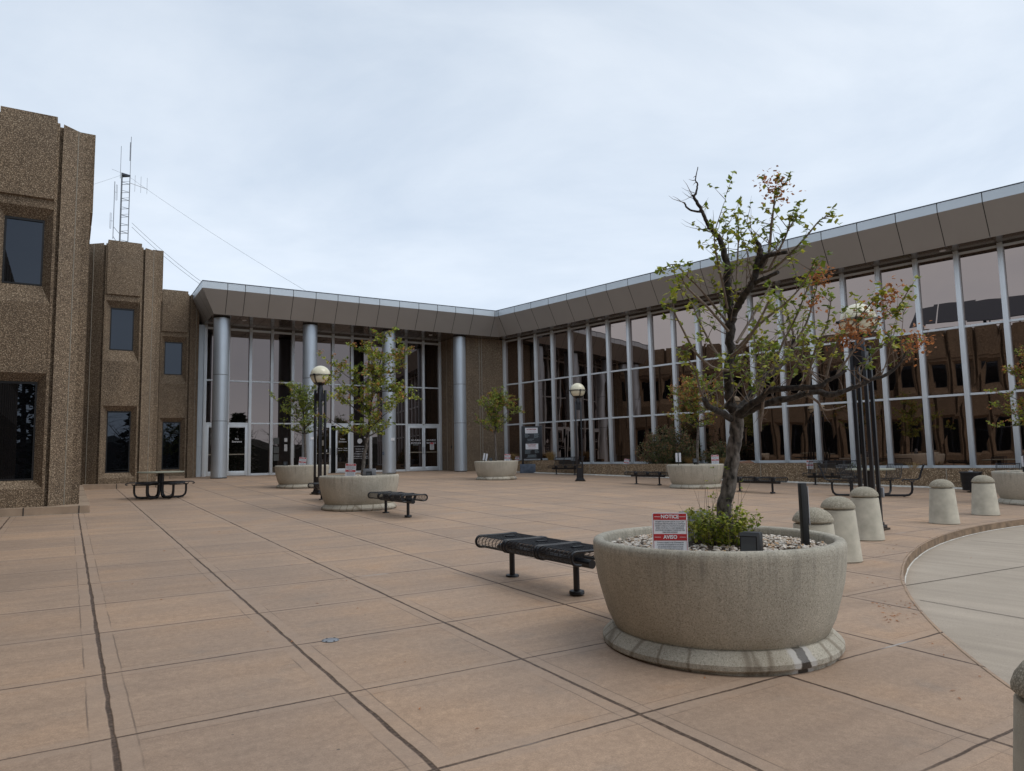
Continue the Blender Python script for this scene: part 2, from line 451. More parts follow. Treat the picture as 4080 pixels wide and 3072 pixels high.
MAT = dict(
 paving=paving_mat(), planter=planter_mat(), drive=drive_mat(),
 kerb=plain("kerb_concrete", (0.235,0.16,0.10), 0.85, var=0.4, scale=7, bump=0.4, bscale=70),
 kerb_top=plain("kerb_top_concrete", (0.33,0.245,0.175), 0.85, var=0.15, scale=4, bump=0.3, bscale=70),
 white_caulk=plain("white_sealant", (0.55,0.53,0.48), 0.8, var=0.25, scale=9),
 dark_joint=plain("dark_joint", (0.05,0.042,0.036), 0.9, var=0.2),
 agg=aggregate("exposed_aggregate", (0.20,0.145,0.097), (0.36,0.27,0.185), (0.56,0.455,0.335), 42),
 agg_low=aggregate("exposed_aggregate_low_wall", (0.26,0.18,0.11), (0.48,0.35,0.22), (0.74,0.60,0.43), 32),
 caulk=plain("panel_caulk", (0.30,0.27,0.22), 0.8, var=0.1),
 silver=plain("silver_aluminium", (0.55,0.60,0.64), 0.42, 0.4, var=0.03, scale=1.5),
 colm=plain("brushed_column_metal", (0.50,0.55,0.60), 0.42, 0.6, var=0.03, scale=2.0),
 mull=plain("anodised_mullion", (0.68,0.72,0.75), 0.45, 0.25, var=0.04, scale=2.0),
 taupe=plain("taupe_panel", (0.30,0.272,0.245), 0.42, 0.15, var=0.04, scale=1.0),
 soffit=plain("bronze_soffit", (0.11,0.094,0.082), 0.16, 0.1, var=0.06, scale=1.5, spec=0.6),
 cap=plain("dark_coping", (0.02,0.028,0.045), 0.5, var=0.1),
 black=plain("black_enamel", (0.011,0.012,0.016), 0.32, var=0.15, scale=8, spec=0.5),
 blackmatt=plain("black_plastic", (0.014,0.014,0.015), 0.5, var=0.15, scale=8),
 glass=glass("bronze_mirror_glass", (0.66,0.54,0.49), (0.005,0.004,0.0035), 0.42, 1.0, 0.34, 0.6),
 glassE=glass("bronze_entrance_glass", (0.60,0.50,0.47), (0.004,0.0035,0.003), 0.27, 0.85, 0.12, 0.5),
 glassT=glass("grey_window_glass", (0.50,0.56,0.66), (0.003,0.003,0.004), 0.09, 0.75, 0.10, 0.5),
 frame=plain("black_window_frame", (0.008,0.008,0.009), 0.45, var=0.1),
 roof=plain("roof_membrane", (0.3,0.3,0.3), 0.9, var=0.15),
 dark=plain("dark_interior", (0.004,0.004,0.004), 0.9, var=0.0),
 globe=plain("opal_globe", (0.70,0.66,0.50), 0.22, var=0.05, scale=4, spec=0.5),
 tabletop=plain("table_top", (0.30,0.31,0.25), 0.7, var=0.12, scale=14),
 bluebase=plain("painted_sign_base", (0.075,0.095,0.13), 0.6, var=0.45, scale=5),
 signblack=plain("sign_face_black", (0.010,0.012,0.017), 0.4, var=0.08),
 white=plain("white_sign", (0.72,0.73,0.76), 0.45, var=0.04, scale=8),
 red=plain("sign_red", (0.42,0.012,0.016), 0.45, var=0.08, scale=10),
 redtext=plain("sign_red_text", (0.30,0.05,0.045), 0.5, var=0.0),
 ink=plain("sign_ink", (0.075,0.085,0.11), 0.6, var=0.0),
 vinyl=plain("white_vinyl", (0.6,0.6,0.62), 0.5, var=0.0),
 dimvinyl=plain("dim_vinyl", (0.25,0.31,0.34), 0.5, var=0.0),
 paper=plain("paper", (0.62,0.62,0.62), 0.8, var=0.06, scale=20),
 dimpaper=plain("dim_paper", (0.10,0.105,0.10), 0.8, var=0.1, scale=20),
 pinkred=plain("notice_red", (0.5,0.09,0.1), 0.6, var=0.1),
 bark=plain("grey_brown_bark", (0.125,0.108,0.095), 0.9, var=0.85, scale=34, bump=1.0, bscale=38, stretch=(1,1,0.55)),
 barkdark=plain("dark_wet_bark", (0.045,0.037,0.033), 0.85, var=0.8, scale=40, bump=1.0, bscale=45, stretch=(1,1,0.7)),
 twig=plain("twig_bark", (0.21,0.165,0.135), 0.85, var=0.3, scale=30),
 leaf=leafmat("spring_leaf", (0.23,0.31,0.035)),
 leafy=leafmat("yellow_green_leaf", (0.40,0.41,0.06)),
 leafd=leafmat("dark_leaf", (0.12,0.175,0.028)),
 seed=leafmat("orange_brown_seeds", (0.45,0.19,0.075), 0.4),
 juniper=leafmat("juniper_green", (0.12,0.145,0.06), 0.45),
 junbrown=leafmat("juniper_brown", (0.27,0.165,0.095), 0.4),
 drygrass=leafmat("dry_grass", (0.45,0.31,0.14), 0.3),
 pine=leafmat("pine_needles", (0.022,0.035,0.018), 0.4),
 soil=plain("planting_soil", (0.06,0.043,0.03), 0.95, var=0.4, scale=14, bump=1.0, bscale=30),
 boulder=plain("red_sandstone", (0.30,0.16,0.10), 0.9, var=0.25, scale=6, bump=0.8, bscale=12),
 slate=plain("grey_slate_stone", (0.13,0.13,0.125), 0.8, var=0.3, scale=9, bump=0.6, bscale=20),
 galv=plain("galvanised_steel", (0.30,0.31,0.33), 0.5, 0.6, var=0.1),
 mast=plain("weathered_mast_steel", (0.20,0.215,0.23), 0.6, 0.3, var=0.1),
 hill=plain("forested_hill", (0.03,0.034,0.03), 1.0, var=0.4, scale=0.05),
 ground=plain("lawn_ground", (0.08,0.085,0.045), 1.0, var=0.3, scale=0.5),
 clear=plain("lamp_lens", (0.10,0.11,0.12), 0.12, var=0.05),
 yellow=plain("tan_pushbar", (0.25,0.22,0.17), 0.5, var=0.1),
)
_st = _new("river_gravel"); MAT['gravel'] = _st[0]
_nt = _st[1]; _gi = _nt.nodes.new("ShaderNodeNewGeometry")
_c = ramp(_nt, _gi.outputs["Random Per Island"], [(0.0,(0.66,0.60,0.52)), (0.3,(0.80,0.74,0.66)), (0.5,(0.50,0.38,0.27)), (0.62,(0.74,0.70,0.66)), (0.75,(0.56,0.33,0.15)), (0.88,(0.40,0.35,0.31)), (1.0,(0.85,0.80,0.74))])
_tc = _nt.nodes.new("ShaderNodeTexCoord")
_c = mixc(_nt, 1.0, _c, ramp(_nt, noise_(_nt, _tc.outputs["Object"], 60, 4), [(0.3,(0.75,0.74,0.72)), (0.7,(1.1,1.1,1.1))]), 'MULTIPLY')
_nt.links.new(_c, _st[2].inputs["Base Color"]); _st[2].inputs["Roughness"].default_value = 0.7

# ================================================================== SETTING
CC = (13.473, -10.523); CRAD = 14.362
def local_rot(x, y): return (x*math.cos(-ANG) - y*math.sin(-ANG), x*math.sin(-ANG) + y*math.cos(-ANG))
mb = MB(); rs = [CRAD, 14.6, 16, 20, 28, 40, 60, 75]; NA = 240
for r in rs:
    for i in range(NA):
        a = 2*math.pi*i/NA; x = CC[0]+r*math.cos(a); y = CC[1]+r*math.sin(a)
        u, v = local_rot(x, y); mb.v.append((u, v, gz(x, y)))
for k in range(len(rs)-1):
    for i in range(NA):
        j = (i+1) % NA; mb.f.append((k*NA+i, k*NA+j, (k+1)*NA+j, (k+1)*NA+i)); mb.mi.append(0)
for q in range(len(mb.f)): mb.f[q] = mb.f[q][::-1] if False else mb.f[q]
pv = mb.build("plaza_paving", MAT['paving'], smooth=0); pv.rotation_euler = (0, 0, ANG)
me = pv.data
if me.polygons[0].normal.z < 0: me.flip_normals()
tag(pv, "salmon tinted concrete paving of the courtyard, scored into square slabs", "paving", kind="structure")
# round drive, its kerb face and sealant line
mb = MB(); NA = 160
def cpt(r, a, dz): x = CC[0]+r*math.cos(a); y = CC[1]+r*math.sin(a); return (x, y, gz(x, y)+dz)
rr = [0.0, 5, 10, CRAD+0.02]
for k in range(3):
    for i in range(NA):
        a0 = 2*math.pi*i/NA; a1 = 2*math.pi*(i+1)/NA
        if k == 0: mb.add([cpt(0,0,-.12), cpt(rr[1],a0,-.12), cpt(rr[1],a1,-.12)], [(0,1,2)])
        else: mb.quad(cpt(rr[k],a0,-.12), cpt(rr[k+1],a0,-.12), cpt(rr[k+1],a1,-.12), cpt(rr[k],a1,-.12))
for (x0,y0,x1,y1) in ((8.72,3.03,13.2,1.9), (8.05,2.66,7.55,-0.2), (13.4,3.6,13.5,-3.0), (17.5,3.1,14.3,-2.0)):
    d = Vector((x1-x0, y1-y0, 0)).normalized(); n = Vector((-d.y, d.x, 0))*0.006
    mb.quad(*[Vector((px, py, gz(px,py)-.1155)) + sg*n for px, py, sg in ((x0,y0,1),(x0,y0,-1),(x1,y1,-1),(x1,y1,1))], mi=1)
dr = mb.build("driveway", [MAT['drive'], MAT['dark_joint']], smooth=0)
tag(dr, "grey round concrete driveway set a step below the paving", "driveway", kind="structure")
mb = MB(); NA = 420; random.seed(3)
jit = [0.010*(noise.noise(Vector((math.cos(2*math.pi*i/NA)*40, math.sin(2*math.pi*i/NA)*40, 0)))) for i in range(NA)]
for i in range(NA):
    a0 = 2*math.pi*i/NA; a1 = 2*math.pi*(i+1)/NA; j = (i+1) % NA
    mb.quad(cpt(CRAD-.004+jit[i],a0,-.13), cpt(CRAD-.004+jit[j],a1,-.13), cpt(CRAD-.002+jit[j]*.6,a1,-.006), cpt(CRAD-.002+jit[i]*.6,a0,-.006))
    mb.quad(cpt(CRAD-.002+jit[i]*.6,a0,-.006), cpt(CRAD-.002+jit[j]*.6,a1,-.006), cpt(CRAD+.028+jit[j]*1.5,a1,.003), cpt(CRAD+.028+jit[i]*1.5,a0,.003))
    wd = max(0, 0.9*abs(jit[i])+.007); wd2 = max(0, 0.9*abs(jit[j])+.007)
    mb.quad(cpt(CRAD-.008-wd,a0,-.116), cpt(CRAD-.008-wd2,a1,-.116), cpt(CRAD-.003+jit[j],a1,-.108), cpt(CRAD-.003+jit[i],a0,-.108), mi=1)
kb = mb.build("kerb", [MAT['kerb'], MAT['white_caulk']], smooth=50)
tag(kb, "weathered tan kerb curving round the grey driveway", "kerb", kind="structure")
mb = MB(); mb.lathe([(0.0, -2.0), (950, -2.0)], 64, close=False)
gr = mb.build("ground", MAT['ground'], smooth=0); tag(gr, "grassy ground round the courthouse plaza", "ground", kind="structure")
# wooded ridge west of the plaza (mirrored in the east wing's glass)
mb = MB(); nr = 90; prof = []
for i in range(nr+1):
    y = -150 + 900*i/nr
    h = 58 + 34*noise.noise(Vector((y*0.006, 1.3, 0))) + 18*noise.noise(Vector((y*0.03, 4.1, 0))) + 7*noise.noise(Vector((y*0.15, 9, 0)))
    h *= 0.55 + 0.6*min(1, max(0, (y-40)/200))
    prof.append((y, max(10, h)))
for i in range(nr):
    (y0,h0),(y1,h1) = prof[i], prof[i+1]
    mb.quad((-300,y0,-2), (-300,y1,-2), (-360,y1,h1*0.7), (-360,y0,h0*0.7)); mb.quad((-360,y0,h0*0.7), (-360,y1,h1*0.7), (-430,y1,h1*1.25), (-430,y0,h0*1.25))
    mb.quad((-430,y0,h0*1.25), (-430,y1,h1*1.25), (-600,y1,-2), (-600,y0,-2))
hl = mb.build("hills", MAT['hill'], smooth=60); tag(hl, "dark wooded ridge mirrored in the glass front", "hills", kind="structure")
# small things lying on the paving: dry leaf litter
mb = MB(); random.seed(11)
for i in range(150):
    if i < 90:
        a = R(random.uniform(86, 150)); r = CRAD+random.uniform(-.02, .35)**1; x, y = CC[0]+r*math.cos(a), CC[1]+r*math.sin(a)
        if i < 55: x, y = 7.2+random.gauss(0,.10)-.35*(i%2), 2.43+random.gauss(0,.06)-.28*(i%2); 
    else: x, y = random.uniform(1.5, 14), random.uniform(2, 14)
    if math.hypot(x-CC[0], y-CC[1]) < CRAD+0.02: x, y = x-.3, y+.25
    s = random.uniform(.005, .012); an = random.uniform(0, 6.3); z = gz(x, y)+.003
    M = Matrix.Translation((x, y, z)) @ Matrix.Rotation(an, 4, 'Z') @ Matrix.Rotation(random.uniform(-.4,.4), 4, 'X')
    mb.add([(-s*2,0,0),(0,-s*.5,.004),(s*2,0,0.002),(0,s*.5,.004)], [(0,1,2,3)], 0, M)
ll = mb.build("leaf_litter", MAT['seed'], smooth=0); tag(ll, "dry brown leaf litter caught along the kerb and joints", "leaf litter", kind="stuff")

# ================================================================== LEFT BUILDING (exposed aggregate bays)
lb = thing("concrete_building", "brown exposed aggregate building of stepped tower bays with narrow dark windows", "building", (0,0,0), ANG)
ZT = dict(base=-0.4, lb0=0.977, lg0=1.157, lg1=3.337, lb1=3.517, sp=5.1, ug0=5.527, ug1=7.057, ub1=7.287, p0=7.507, p1=9.467, top=9.345)
A = [0.07, 0.125, 0.285, 1.03, 1.20, 1.255]; REC = 0.2
def bay(mb, fn, panes, panel=True):
    z = ZT
    def q(*pts, mi=0): mb.add([fn(*p) for p in pts], [tuple(range(len(pts)))], mi)
    a0,a1,a2,a3,a4,a5 = A
    for (u0,u1) in ((a0,a1),(a4,a5)):
        q((u0,-.012,z['base']),(u1,-.012,z['base']),(u1,-.012,z['top']),(u0,-.012,z['top']))
        q((u0,-.012,z['top']),(u1,-.012,z['top']),(u1,.3,z['top']),(u0,.3,z['top']))
        for u in (u0,u1): q((u,-.012,z['base']),(u,.03,z['base']),(u,.03,z['top']),(u,-.012,z['top']))
    q((a1,0,z['ub1']),(a4,0,z['ub1']),(a4,0,z['top']),(a1,0,z['top']))
    # raised head panel
    d = -.065
    q((a1,d,z['p0']),(a4,d,z['p0']),(a4,d,z['p1']),(a1,d,z['p1'])); q((a1,d,z['p0']),(a1,0,z['p0']-.02),(a4,0,z['p0']-.02),(a4,d,z['p0']))
    q((a1,d,z['p1']),(a4,d,z['p1']),(a4,.3,z['p1']),(a1,.3,z['p1']))
    for u in (a1,a4): q((u,d,z['p0']),(u,.3,z['p0']),(u,.3,z['p1']),(u,d,z['p1']))
    for (t,g1,g0,b,bz) in ((z['ub1'],z['ug1'],z['ug0'],z['sp'],0),(z['lb1'],z['lg1'],z['lg0'],z['lb0'],0)):
        q((a1,0,t),(a2,REC,g1),(a3,REC,g1),(a4,0,t))
        q((a1,0,t),(a1,0,b),(a2,REC,g0),(a2,REC,g1)); q((a4,0,t),(a3,REC,g1),(a3,REC,g0),(a4,0,b))
        q((a1,0,b),(a4,0,b),(a3,REC,g0),(a2,REC,g0))
        panes.append((fn, a2, a3, g0, g1))
    q((a1,0,z['lb1']),(a4,0,z['lb1']),(a4,0,z['sp']),(a1,0,z['sp']))
    q((a1,0,z['base']),(a4,0,z['base']),(a4,0,z['lb0']),(a1,0,z['lb0']))
    # grooves
    for (u0,u1) in ((0.0,a0),(a5,1.325)):
        q((u0,.13,z['base']),(u1,.13,z['base']),(u1,.13,z['top']-.03),(u0,.13,z['top']-.03))
        q((u0,0,z['base']),(u0,.13,z['base']),(u0,.13,z['top']-.03),(u0,0,z['top']-.03)); q((u1,0,z['base']),(u1,.13,z['base']),(u1,.13,z['top']-.03),(u1,0,z['top']-.03))
def window(panes, parent, merged=False):
    mf = MB(); mg = MB()
    for (fn, a2, a3, g0, g1) in panes:
        if merged is False: mf = MB(); mg = MB()
        def bx(u0,u1,d0,d1,z0,z1,m_):
            vs = [fn(u,d,z_) for z_ in (z0,z1) for d in (d0,d1) for u in (u0,u1)]
            m_.add(vs, [(0,1,3,2),(4,6,7,5),(0,4,5,1),(1,5,7,3),(3,7,6,2),(2,6,4,0)])
        t = .035
        bx(a2,a2+t,REC-.012,REC+.06,g0,g1,mf); bx(a3-t,a3,REC-.012,REC+.06,g0,g1,mf)
        bx(a2+t,a3-t,REC-.012,REC+.06,g0,g0+t,mf); bx(a2+t,a3-t,REC-.012,REC+.06,g1-t-.015,g1,mf)
        mg.add([fn(a2+t,REC+.02,g0+t),fn(a3-t,REC+.02,g0+t),fn(a3-t,REC+.02,g1-t-.015),fn(a2+t,REC+.02,g1-t-.015)], [(0,1,2,3)])
        if not merged:
            f = mf.build("window", MAT['frame'], parent, 0); mg.build("pane", MAT['glassT'], f, 0)
    if merged:
        f = mf.build("side_glazing", MAT['frame'], parent, 0); mg.build("side_glazing_panes", MAT['glassT'], f, 0)
def tower(sL, o0, left=True, right=True, clip=None):
    mb = MB(); panes = []
    fn = lambda u, d, z: (sL+0.86+u, o0+d, z)
    bay(mb, fn, panes)
    z0, z1 = ZT['base'], ZT['top']
    def strip(pts, mi=0):
        for (p, q_) in zip(pts[:-1], pts[1:]):
            mb.quad((sL+p[0], o0+p[1], z0), (sL+q_[0], o0+q_[1], z0), (sL+q_[0], o0+q_[1], z1), (sL+p[0], o0+p[1], z1), mi)
            mb.quad((sL+p[0], o0+p[1], z1), (sL+q_[0], o0+q_[1], z1), (sL+q_[0], o0+.6, z1), (sL+p[0], o0+.6, z1))
    if right: 
        strip([(2.185,0),(2.62,.37),(2.77,.36),(2.77,.75)][: 4 if clip is None else 2])
        mb.tube([(sL+2.485, o0+.252, z0), (sL+2.485, o0+.252, z1)], .011, 6, 1)
    if left:
        strip([(0.25,.75),(0.25,.36),(0.43,.37),(0.86,0)])
        mb.tube([(sL+.56, o0+.252, z0), (sL+.56, o0+.252, z1)], .011, 6, 1)
    w_ = mb.build("facade_bay", [MAT['agg'], MAT['caulk']], lb, 0)
    window(panes, w_)
    return w_
tower(-2.515, 18.9); tower(0.0, 28.75); tower(2.515, 36.0, clip=1)
mb = MB(); panes = []
for k in range(7): bay(mb, (lambda o_: (lambda u, d, z: (0.255-d, o_+u, z)))(19.35+1.34*k), panes)
for k in range(5): bay(mb, (lambda o_: (lambda u, d, z: (2.775-d, o_+u, z)))(29.2+1.34*k), panes)
for k in range(19): bay(mb, (lambda o_: (lambda u, d, z: (-2.27-d, o_+u, z)))(-6.5+1.34*k), panes)
sw = mb.build("side_wall", MAT['agg'], lb, 0); window(panes, sw, True)
mb = MB()
fp = [(-2.52,19.4),(0.0,19.4),(0.0,29.25),(2.52,29.25),(2.52,36.5),(4.95,36.5),(4.95,48),(-24,48),(-24,-9),(-2.52,-9)]
mb.prism(fp, -1.0, 9.1)
mb.build("core_walls", MAT['agg'], lb, 0)
mb = MB(); mb.prism([(s-.02 if s>0 else s+.02, o+.02) for s, o in fp], 9.1, 9.16); mb.build("roof", MAT['roof'], lb, 0)
mb = MB()      # tilted solar array on the west part of the roof (mirrored in the glass)
for k in range(8):
    o_ = -5.5+2.9*k
    mb.add([(-2.9,o_,9.9),(-2.9,o_+2.8,9.9),(-7.5,o_+2.8,12.0),(-7.5,o_,12.0),(-2.9,o_,9.96),(-2.9,o_+2.8,9.96),(-7.5,o_+2.8,12.06),(-7.5,o_,12.06)], [(0,1,2,3),(7,6,5,4),(0,4,5,1),(1,5,6,2),(2,6,7,3),(3,7,4,0)])
    mb.tube([(-7.2,o_+1.4,9.1),(-7.2,o_+1.4,11.9)], .05, 6); mb.tube([(-3.3,o_+1.4,9.1),(-3.3,o_+1.4,10.05)], .05, 6)
mb.build("solar_array", MAT['cap'], lb, 0)
# kerb at the foot of the bays
mb = MB()
def kerbrun(poly, h):
    n = len(poly)
    vs = [(s, o, gB(s,o)-.1) for s,o in poly] + [(s, o, gB(s,o)+h) for s,o in poly]
    mb.add(vs, [(i,(i+1)%n,n+(i+1)%n,n+i) for i in range(n)] + [tuple(range(n,2*n))])
def rcorner(s, o, r=.05): return [(s-r, o), (s-.3*r, o+.3*r), (s, o+r)]
kerbrun([(-6,18.65)] + rcorner(.47,18.65) + [(.47,28.55),(.2,28.55),(.2,19.5),(-6,19.5)], .165)
kerbrun([(.475,28.50)] + rcorner(2.99,28.50) + [(2.99,35.75),(2.7,35.75),(2.7,29.4),(.475,29.4)], .165)
kerbrun([(2.995,35.72)] + rcorner(4.6,35.72,.12) + [(4.6,36.4),(2.995,36.4)], .10)
for s in (-2.0,-.76,.26): mb.box(s-.012, s+.012, 18.645, 18.9, gB(s,18.65)-.02, gB(s,18.65)+.168, 1)
for o in (20.2,22.6,25.0,27.4): mb.box(.3, .476, o-.012, o+.012, gB(.4,o)-.02, gB(.4,o)+.168, 1)
for s in (1.49,2.72): mb.box(s-.012, s+.012, 28.495, 28.75, gB(s,28.5)-.02, gB(s,28.5)+.168, 1)
for s in (3.97,): mb.box(s-.012, s+.012, 35.715, 36, gB(s,35.7)-.02, gB(s,35.7)+.103, 1)
# chalky sealant line where wall and kerb, kerb and paving meet
mb.quad((-1.4,18.64,gB(-1.4,18.64)+.004),(.50,18.64,gB(.5,18.64)+.004),(.50,18.615,gB(.5,18.6)+.004),(-1.4,18.615,gB(-1.4,18.6)+.004),2)
mb.build("kerb_strip", [MAT['kerb_top'], MAT['dark_joint'], MAT['white_caulk']], lb, 30)

# ================================================================== ENTRANCE HALL
eh = thing("entrance_hall", "glazed entrance hall with round metal columns under a sloping grey fascia", "building", (0,0,0), ANG)
ZS, ZB, ZF = 8.107, 9.137, 9.445
def fascia(fn, us, u_lo0, u_hi0, ulo_bot, uhi_bot, off_top, off_bot, parent, clips=None):
    """fn(u, off, z); us = joint positions; band and sloping panels with open joints over a dark backing"""
    mb = MB(); g = .013
    edges = [u_lo0] + us + [u_hi0]
    for i in range(len(edges)-1):
        a, b = edges[i], edges[i+1]
        at, bt = a+(g if i else 0), b-(g if i < len(edges)-2 else 0)
        ab, bb = (ulo_bot if i == 0 else at), (uhi_bot if i == len(edges)-2 else bt)
        mb.add([fn(at,off_top,ZB),fn(bt,off_top,ZB),fn(bt,off_top,ZF),fn(at,off_top,ZF)], [(0,1,2,3)], 0)
        mb.add([fn(ab,off_bot,ZS),fn(bb,off_bot,ZS),fn(bt,off_top,ZB),fn(at,off_top,ZB)], [(0,1,2,3)], 1)
    e = .02
    mb.add([fn(u_lo0,off_top+e,ZB),fn(u_hi0,off_top+e,ZB),fn(u_hi0,off_top+e,ZF),fn(u_lo0,off_top+e,ZF)], [(0,1,2,3)], 2)
    mb.add([fn(ulo_bot,off_bot+e,ZS+.005),fn(uhi_bot,off_bot+e,ZS+.005),fn(u_hi0,off_top+e,ZB),fn(u_lo0,off_top+e,ZB)], [(0,1,2,3)], 2)
    # coping
    vs = [fn(u,o,z) for z in (ZF,ZF+.032) for o in (off_top-.012,off_top+.25) for u in (u_lo0,u_hi0)]
    mb.add(vs, [(0,1,3,2),(4,6,7,5),(0,4,5,1),(1,5,7,3),(3,7,6,2),(2,6,4,0)], 3)
    return mb.build("fascia", [MAT['silver'], MAT['taupe'], MAT['dark_joint'], MAT['cap']], parent, 0)
jB = [5.867, 6.628, 7.719] + [7.719+1.072*k for k in range(1, 11)] + [19.79]
fascia(lambda u,o,z: (u,o,z), jB, 4.81, 19.855, 5.392, 20.33, 33.385, 33.92, eh)
fascia(lambda u,o,z: (o-0.0, u, z), [34.6, 35.7], 33.385, 37.6, 33.92, 37.6, 4.81, 5.392, eh)
mb = MB()
mb.prism([(5.392,33.92),(20.33,33.92),(21.3,34.9),(21.3,37.1),(5.392,37.1)], ZS, ZS+.05)
for u in jB + [18.9]:
    mb.box(u-.008, u+.008, 33.94, 36.9, ZS-.004, ZS, 1)
for o in (34.9, 35.9, 36.88): mb.box(5.4, 18.3, o-.004, o+.004, ZS-.004, ZS, 1)
sf = mb.build("soffit", [MAT['soffit'], MAT['dark_joint']], eh, 0)
for (s, o) in ((6.9,34.9),(10.2,34.9),(13.4,34.9),(16.6,34.9)):
    q = MB(); q.lathe([(0.0,ZS-.006),(.085,ZS-.006),(.10,ZS-.012),(.10,ZS)], 20, M=Matrix.Translation((s,o,0))); q.build("downlight", MAT['white'], eh)
mb = MB(); mb.prism([(4.83,33.45),(19.8,33.45),(21.3,34.0),(30,34),(30,52),(4.97,52),(4.97,37.6),(4.83,37.6)], 9.36, 9.41); mb.build("roof", MAT['roof'], eh, 0)
GO = 36.95; BS, BW = 5.53, 1.049
bayx = [BS+BW*k for k in range(13)]
mb = MB(); mb.box(5.0, 21.3, GO+.12, GO+.3, .3, 9.35); mb.build("light_block", MAT['dark'], eh, 0)  # black sheet added behind the glass to block light, painted dark as the room
doorb = {0:1, 5:1, 10:1}
MW, MD = .14, .12
for k in range(12):
    a, b = bayx[k]+MW/2-.01, bayx[k+1]-MW/2+.01
    q = MB()
    rows = [(5.417,7.96),(3.327,5.417)]
    isdoor = k in (0,1,5,6,10,11)
    if not isdoor: rows.append((gB(a,GO)+.08, 3.327))
    for (z0,z1) in rows: q.quad((a,GO+.02,z0),(b,GO+.02,z0),(b,GO+.02,z1),(a,GO+.02,z1))
    wn = q.build("window", MAT['glassE'], eh, 0)
    t = MB()
    for zt in (5.417, 3.327): t.box(a, b, GO-.05, GO+.05, zt-.035, zt+.035)
    t.box(a, b, GO-.05, GO+.05, 7.93, 8.03); t.box(a, b, GO-.03, GO+.05, 8.03, ZS, 1)
    if not isdoor: t.box(a, b, GO-.05, GO+.05, gB(a,GO)-.1, gB(a,GO)+.10)
    t.box(a-.02,a,GO-.03,GO+.05,(gB(a,GO)+.0 if not isdoor else 3.30),8.03); t.box(b,b+.02,GO-.03,GO+.05,(gB(a,GO)+.0 if not isdoor else 3.30),8.03)
    t.build("window_frame", [MAT['mull'], MAT['soffit']], wn, 0)
for k in range(13):
    z0 = 3.33 if k in (1,6,11) else gB(bayx[k],GO)-.1
    q = MB(); q.cbox((bayx[k], GO-.02, (z0+ZS)/2), (MW, .16, ZS-z0), bev=.006); q.build("mullion", MAT['mull'], eh)
# silver cladding beside the glass
mb = MB()
for (a, b, o_) in ((4.98,5.215,36.93),(5.222,5.455,36.90)):
    zz = [gB(a,37)-.1] + ([2.95,5.0,6.6,ZS] if a < 5.1 else [2.2,4.95,6.9,ZS])
    for z0, z1 in zip(zz[:-1], zz[1:]): mb.box(a, b, o_, o_+.3, z0+.003, z1-.003)
mb.build("cladding_panel", MAT['silver'], eh, 0)
# round columns
for s in (5.85, 9.94, 14.06, 18.2):
    o = 34.62; g = gB(s,o); q = MB(); r = .345
    zs = [g+.035, 3.29, 3.31, 5.41, 5.43, ZS-.055]
    for z0, z1 in ((zs[0],zs[1]),(zs[2],zs[3]),(zs[4],zs[5])): q.lathe([(r-.008,z0),(r,z0+.006),(r,z1-.006),(r-.008,z1)], 48)
    c = q.build("column", MAT['colm'], eh, 30); c.location = (s, o, 0)
    for nm_, pr_ in (("base_ring",[(r+.008,g-.05),(r+.008,g+.03),(r-.02,g+.036)]),("joint_ring",[(r-.015,3.28),(r-.015,3.32)]),("joint_ring",[(r-.015,5.40),(r-.015,5.44)]),("top_ring",[(r+.012,ZS-.06),(r+.012,ZS-.001)])):
        k_ = MB(); k_.lathe(pr_, 40); k_.build(nm_, MAT['blackmatt'], c)
# aggregate wall beside the right-hand doors
mb = MB()
mb.prism([(18.2,37.2),(18.2,34.80),(21.16,34.80),(21.16,37.2)], .3, ZS)
for s in (19.55, 19.70): mb.box(s-.018, s+.018, 34.785, 34.81, .4, ZS-.01, 1)
for o in (35.55, 36.2): mb.box(18.185, 18.21, o-.012, o+.012, .4, ZS-.01, 1)
mb.build("aggregate_wall", [MAT['agg'], MAT['caulk']], eh, 0)
mb = MB(); mb.box(18.17,18.2,35.62,35.72,1.95,2.1); mb.build("card_reader", MAT['blackmatt'], eh)

# ---- doors
def P_text(mbx, s, size, u, z, d, align='CENTER', mi=0, bold=0.0, sx=1.0):
    mbx.text(s, size, Matrix.Translation((u, d, z)) @ Matrix.Rotation(R(90), 4, 'X'), mi, align, bold, 1.0, sx)
def leaf(u0, u1, z0, z1, rz=0.0, hinge=None, handle=None, bar=True, lines=None):
    w_ = u1-u0; q = MB(); st = .09
    q.cbox((st/2, 0, (z1-z0)/2), (st,.045,z1-z0), bev=.004); q.cbox((w_-st/2,0,(z1-z0)/2), (st,.045,z1-z0), bev=.004)
    q.cbox((w_/2,0,(z1-z0)-.06), (w_-2*st,.045,.12), bev=.003); q.cbox((w_/2,0,.11), (w_-2*st,.045,.22), bev=.003)
    d = q.build("door", MAT['mull'], eh)
    d.location = (u0, GO-.03, z0); d.rotation_euler = (0,0,rz)
    if hinge == 'right': d.location = (u0, GO-.03, z0)
    g = MB(); g.quad((st,0,.22),(w_-st,0,.22),(w_-st,0,z1-z0-.12),(st,0,z1-z0-.12)); g.build("glass_panel", MAT['glassE'], d, 0)
    if bar:
        b_ = MB(); b_.cbox((w_/2,-.004,1.03-.0),(w_-2*st,.012,.05)); b_.build("push_bar", MAT['yellow'], d, 0)
    if handle is not None:
        h = MB(); x = .055 if handle == 'left' else w_-.055
        h.tube([(x,-.025,.95),(x,-.07,.95),(x,-.085,.98),(x,-.085,1.26),(x,-.07,1.29),(x,-.025,1.29)], .014, 8); h.build("handle", MAT['galv'], d)
    if lines:
        t = MB()
        for (s, size, z, bold) in lines: P_text(t, s, size, w_/2, z, -.006, bold=bold)
        t.build("lettering", MAT['vinyl'], d, 0)
    return d
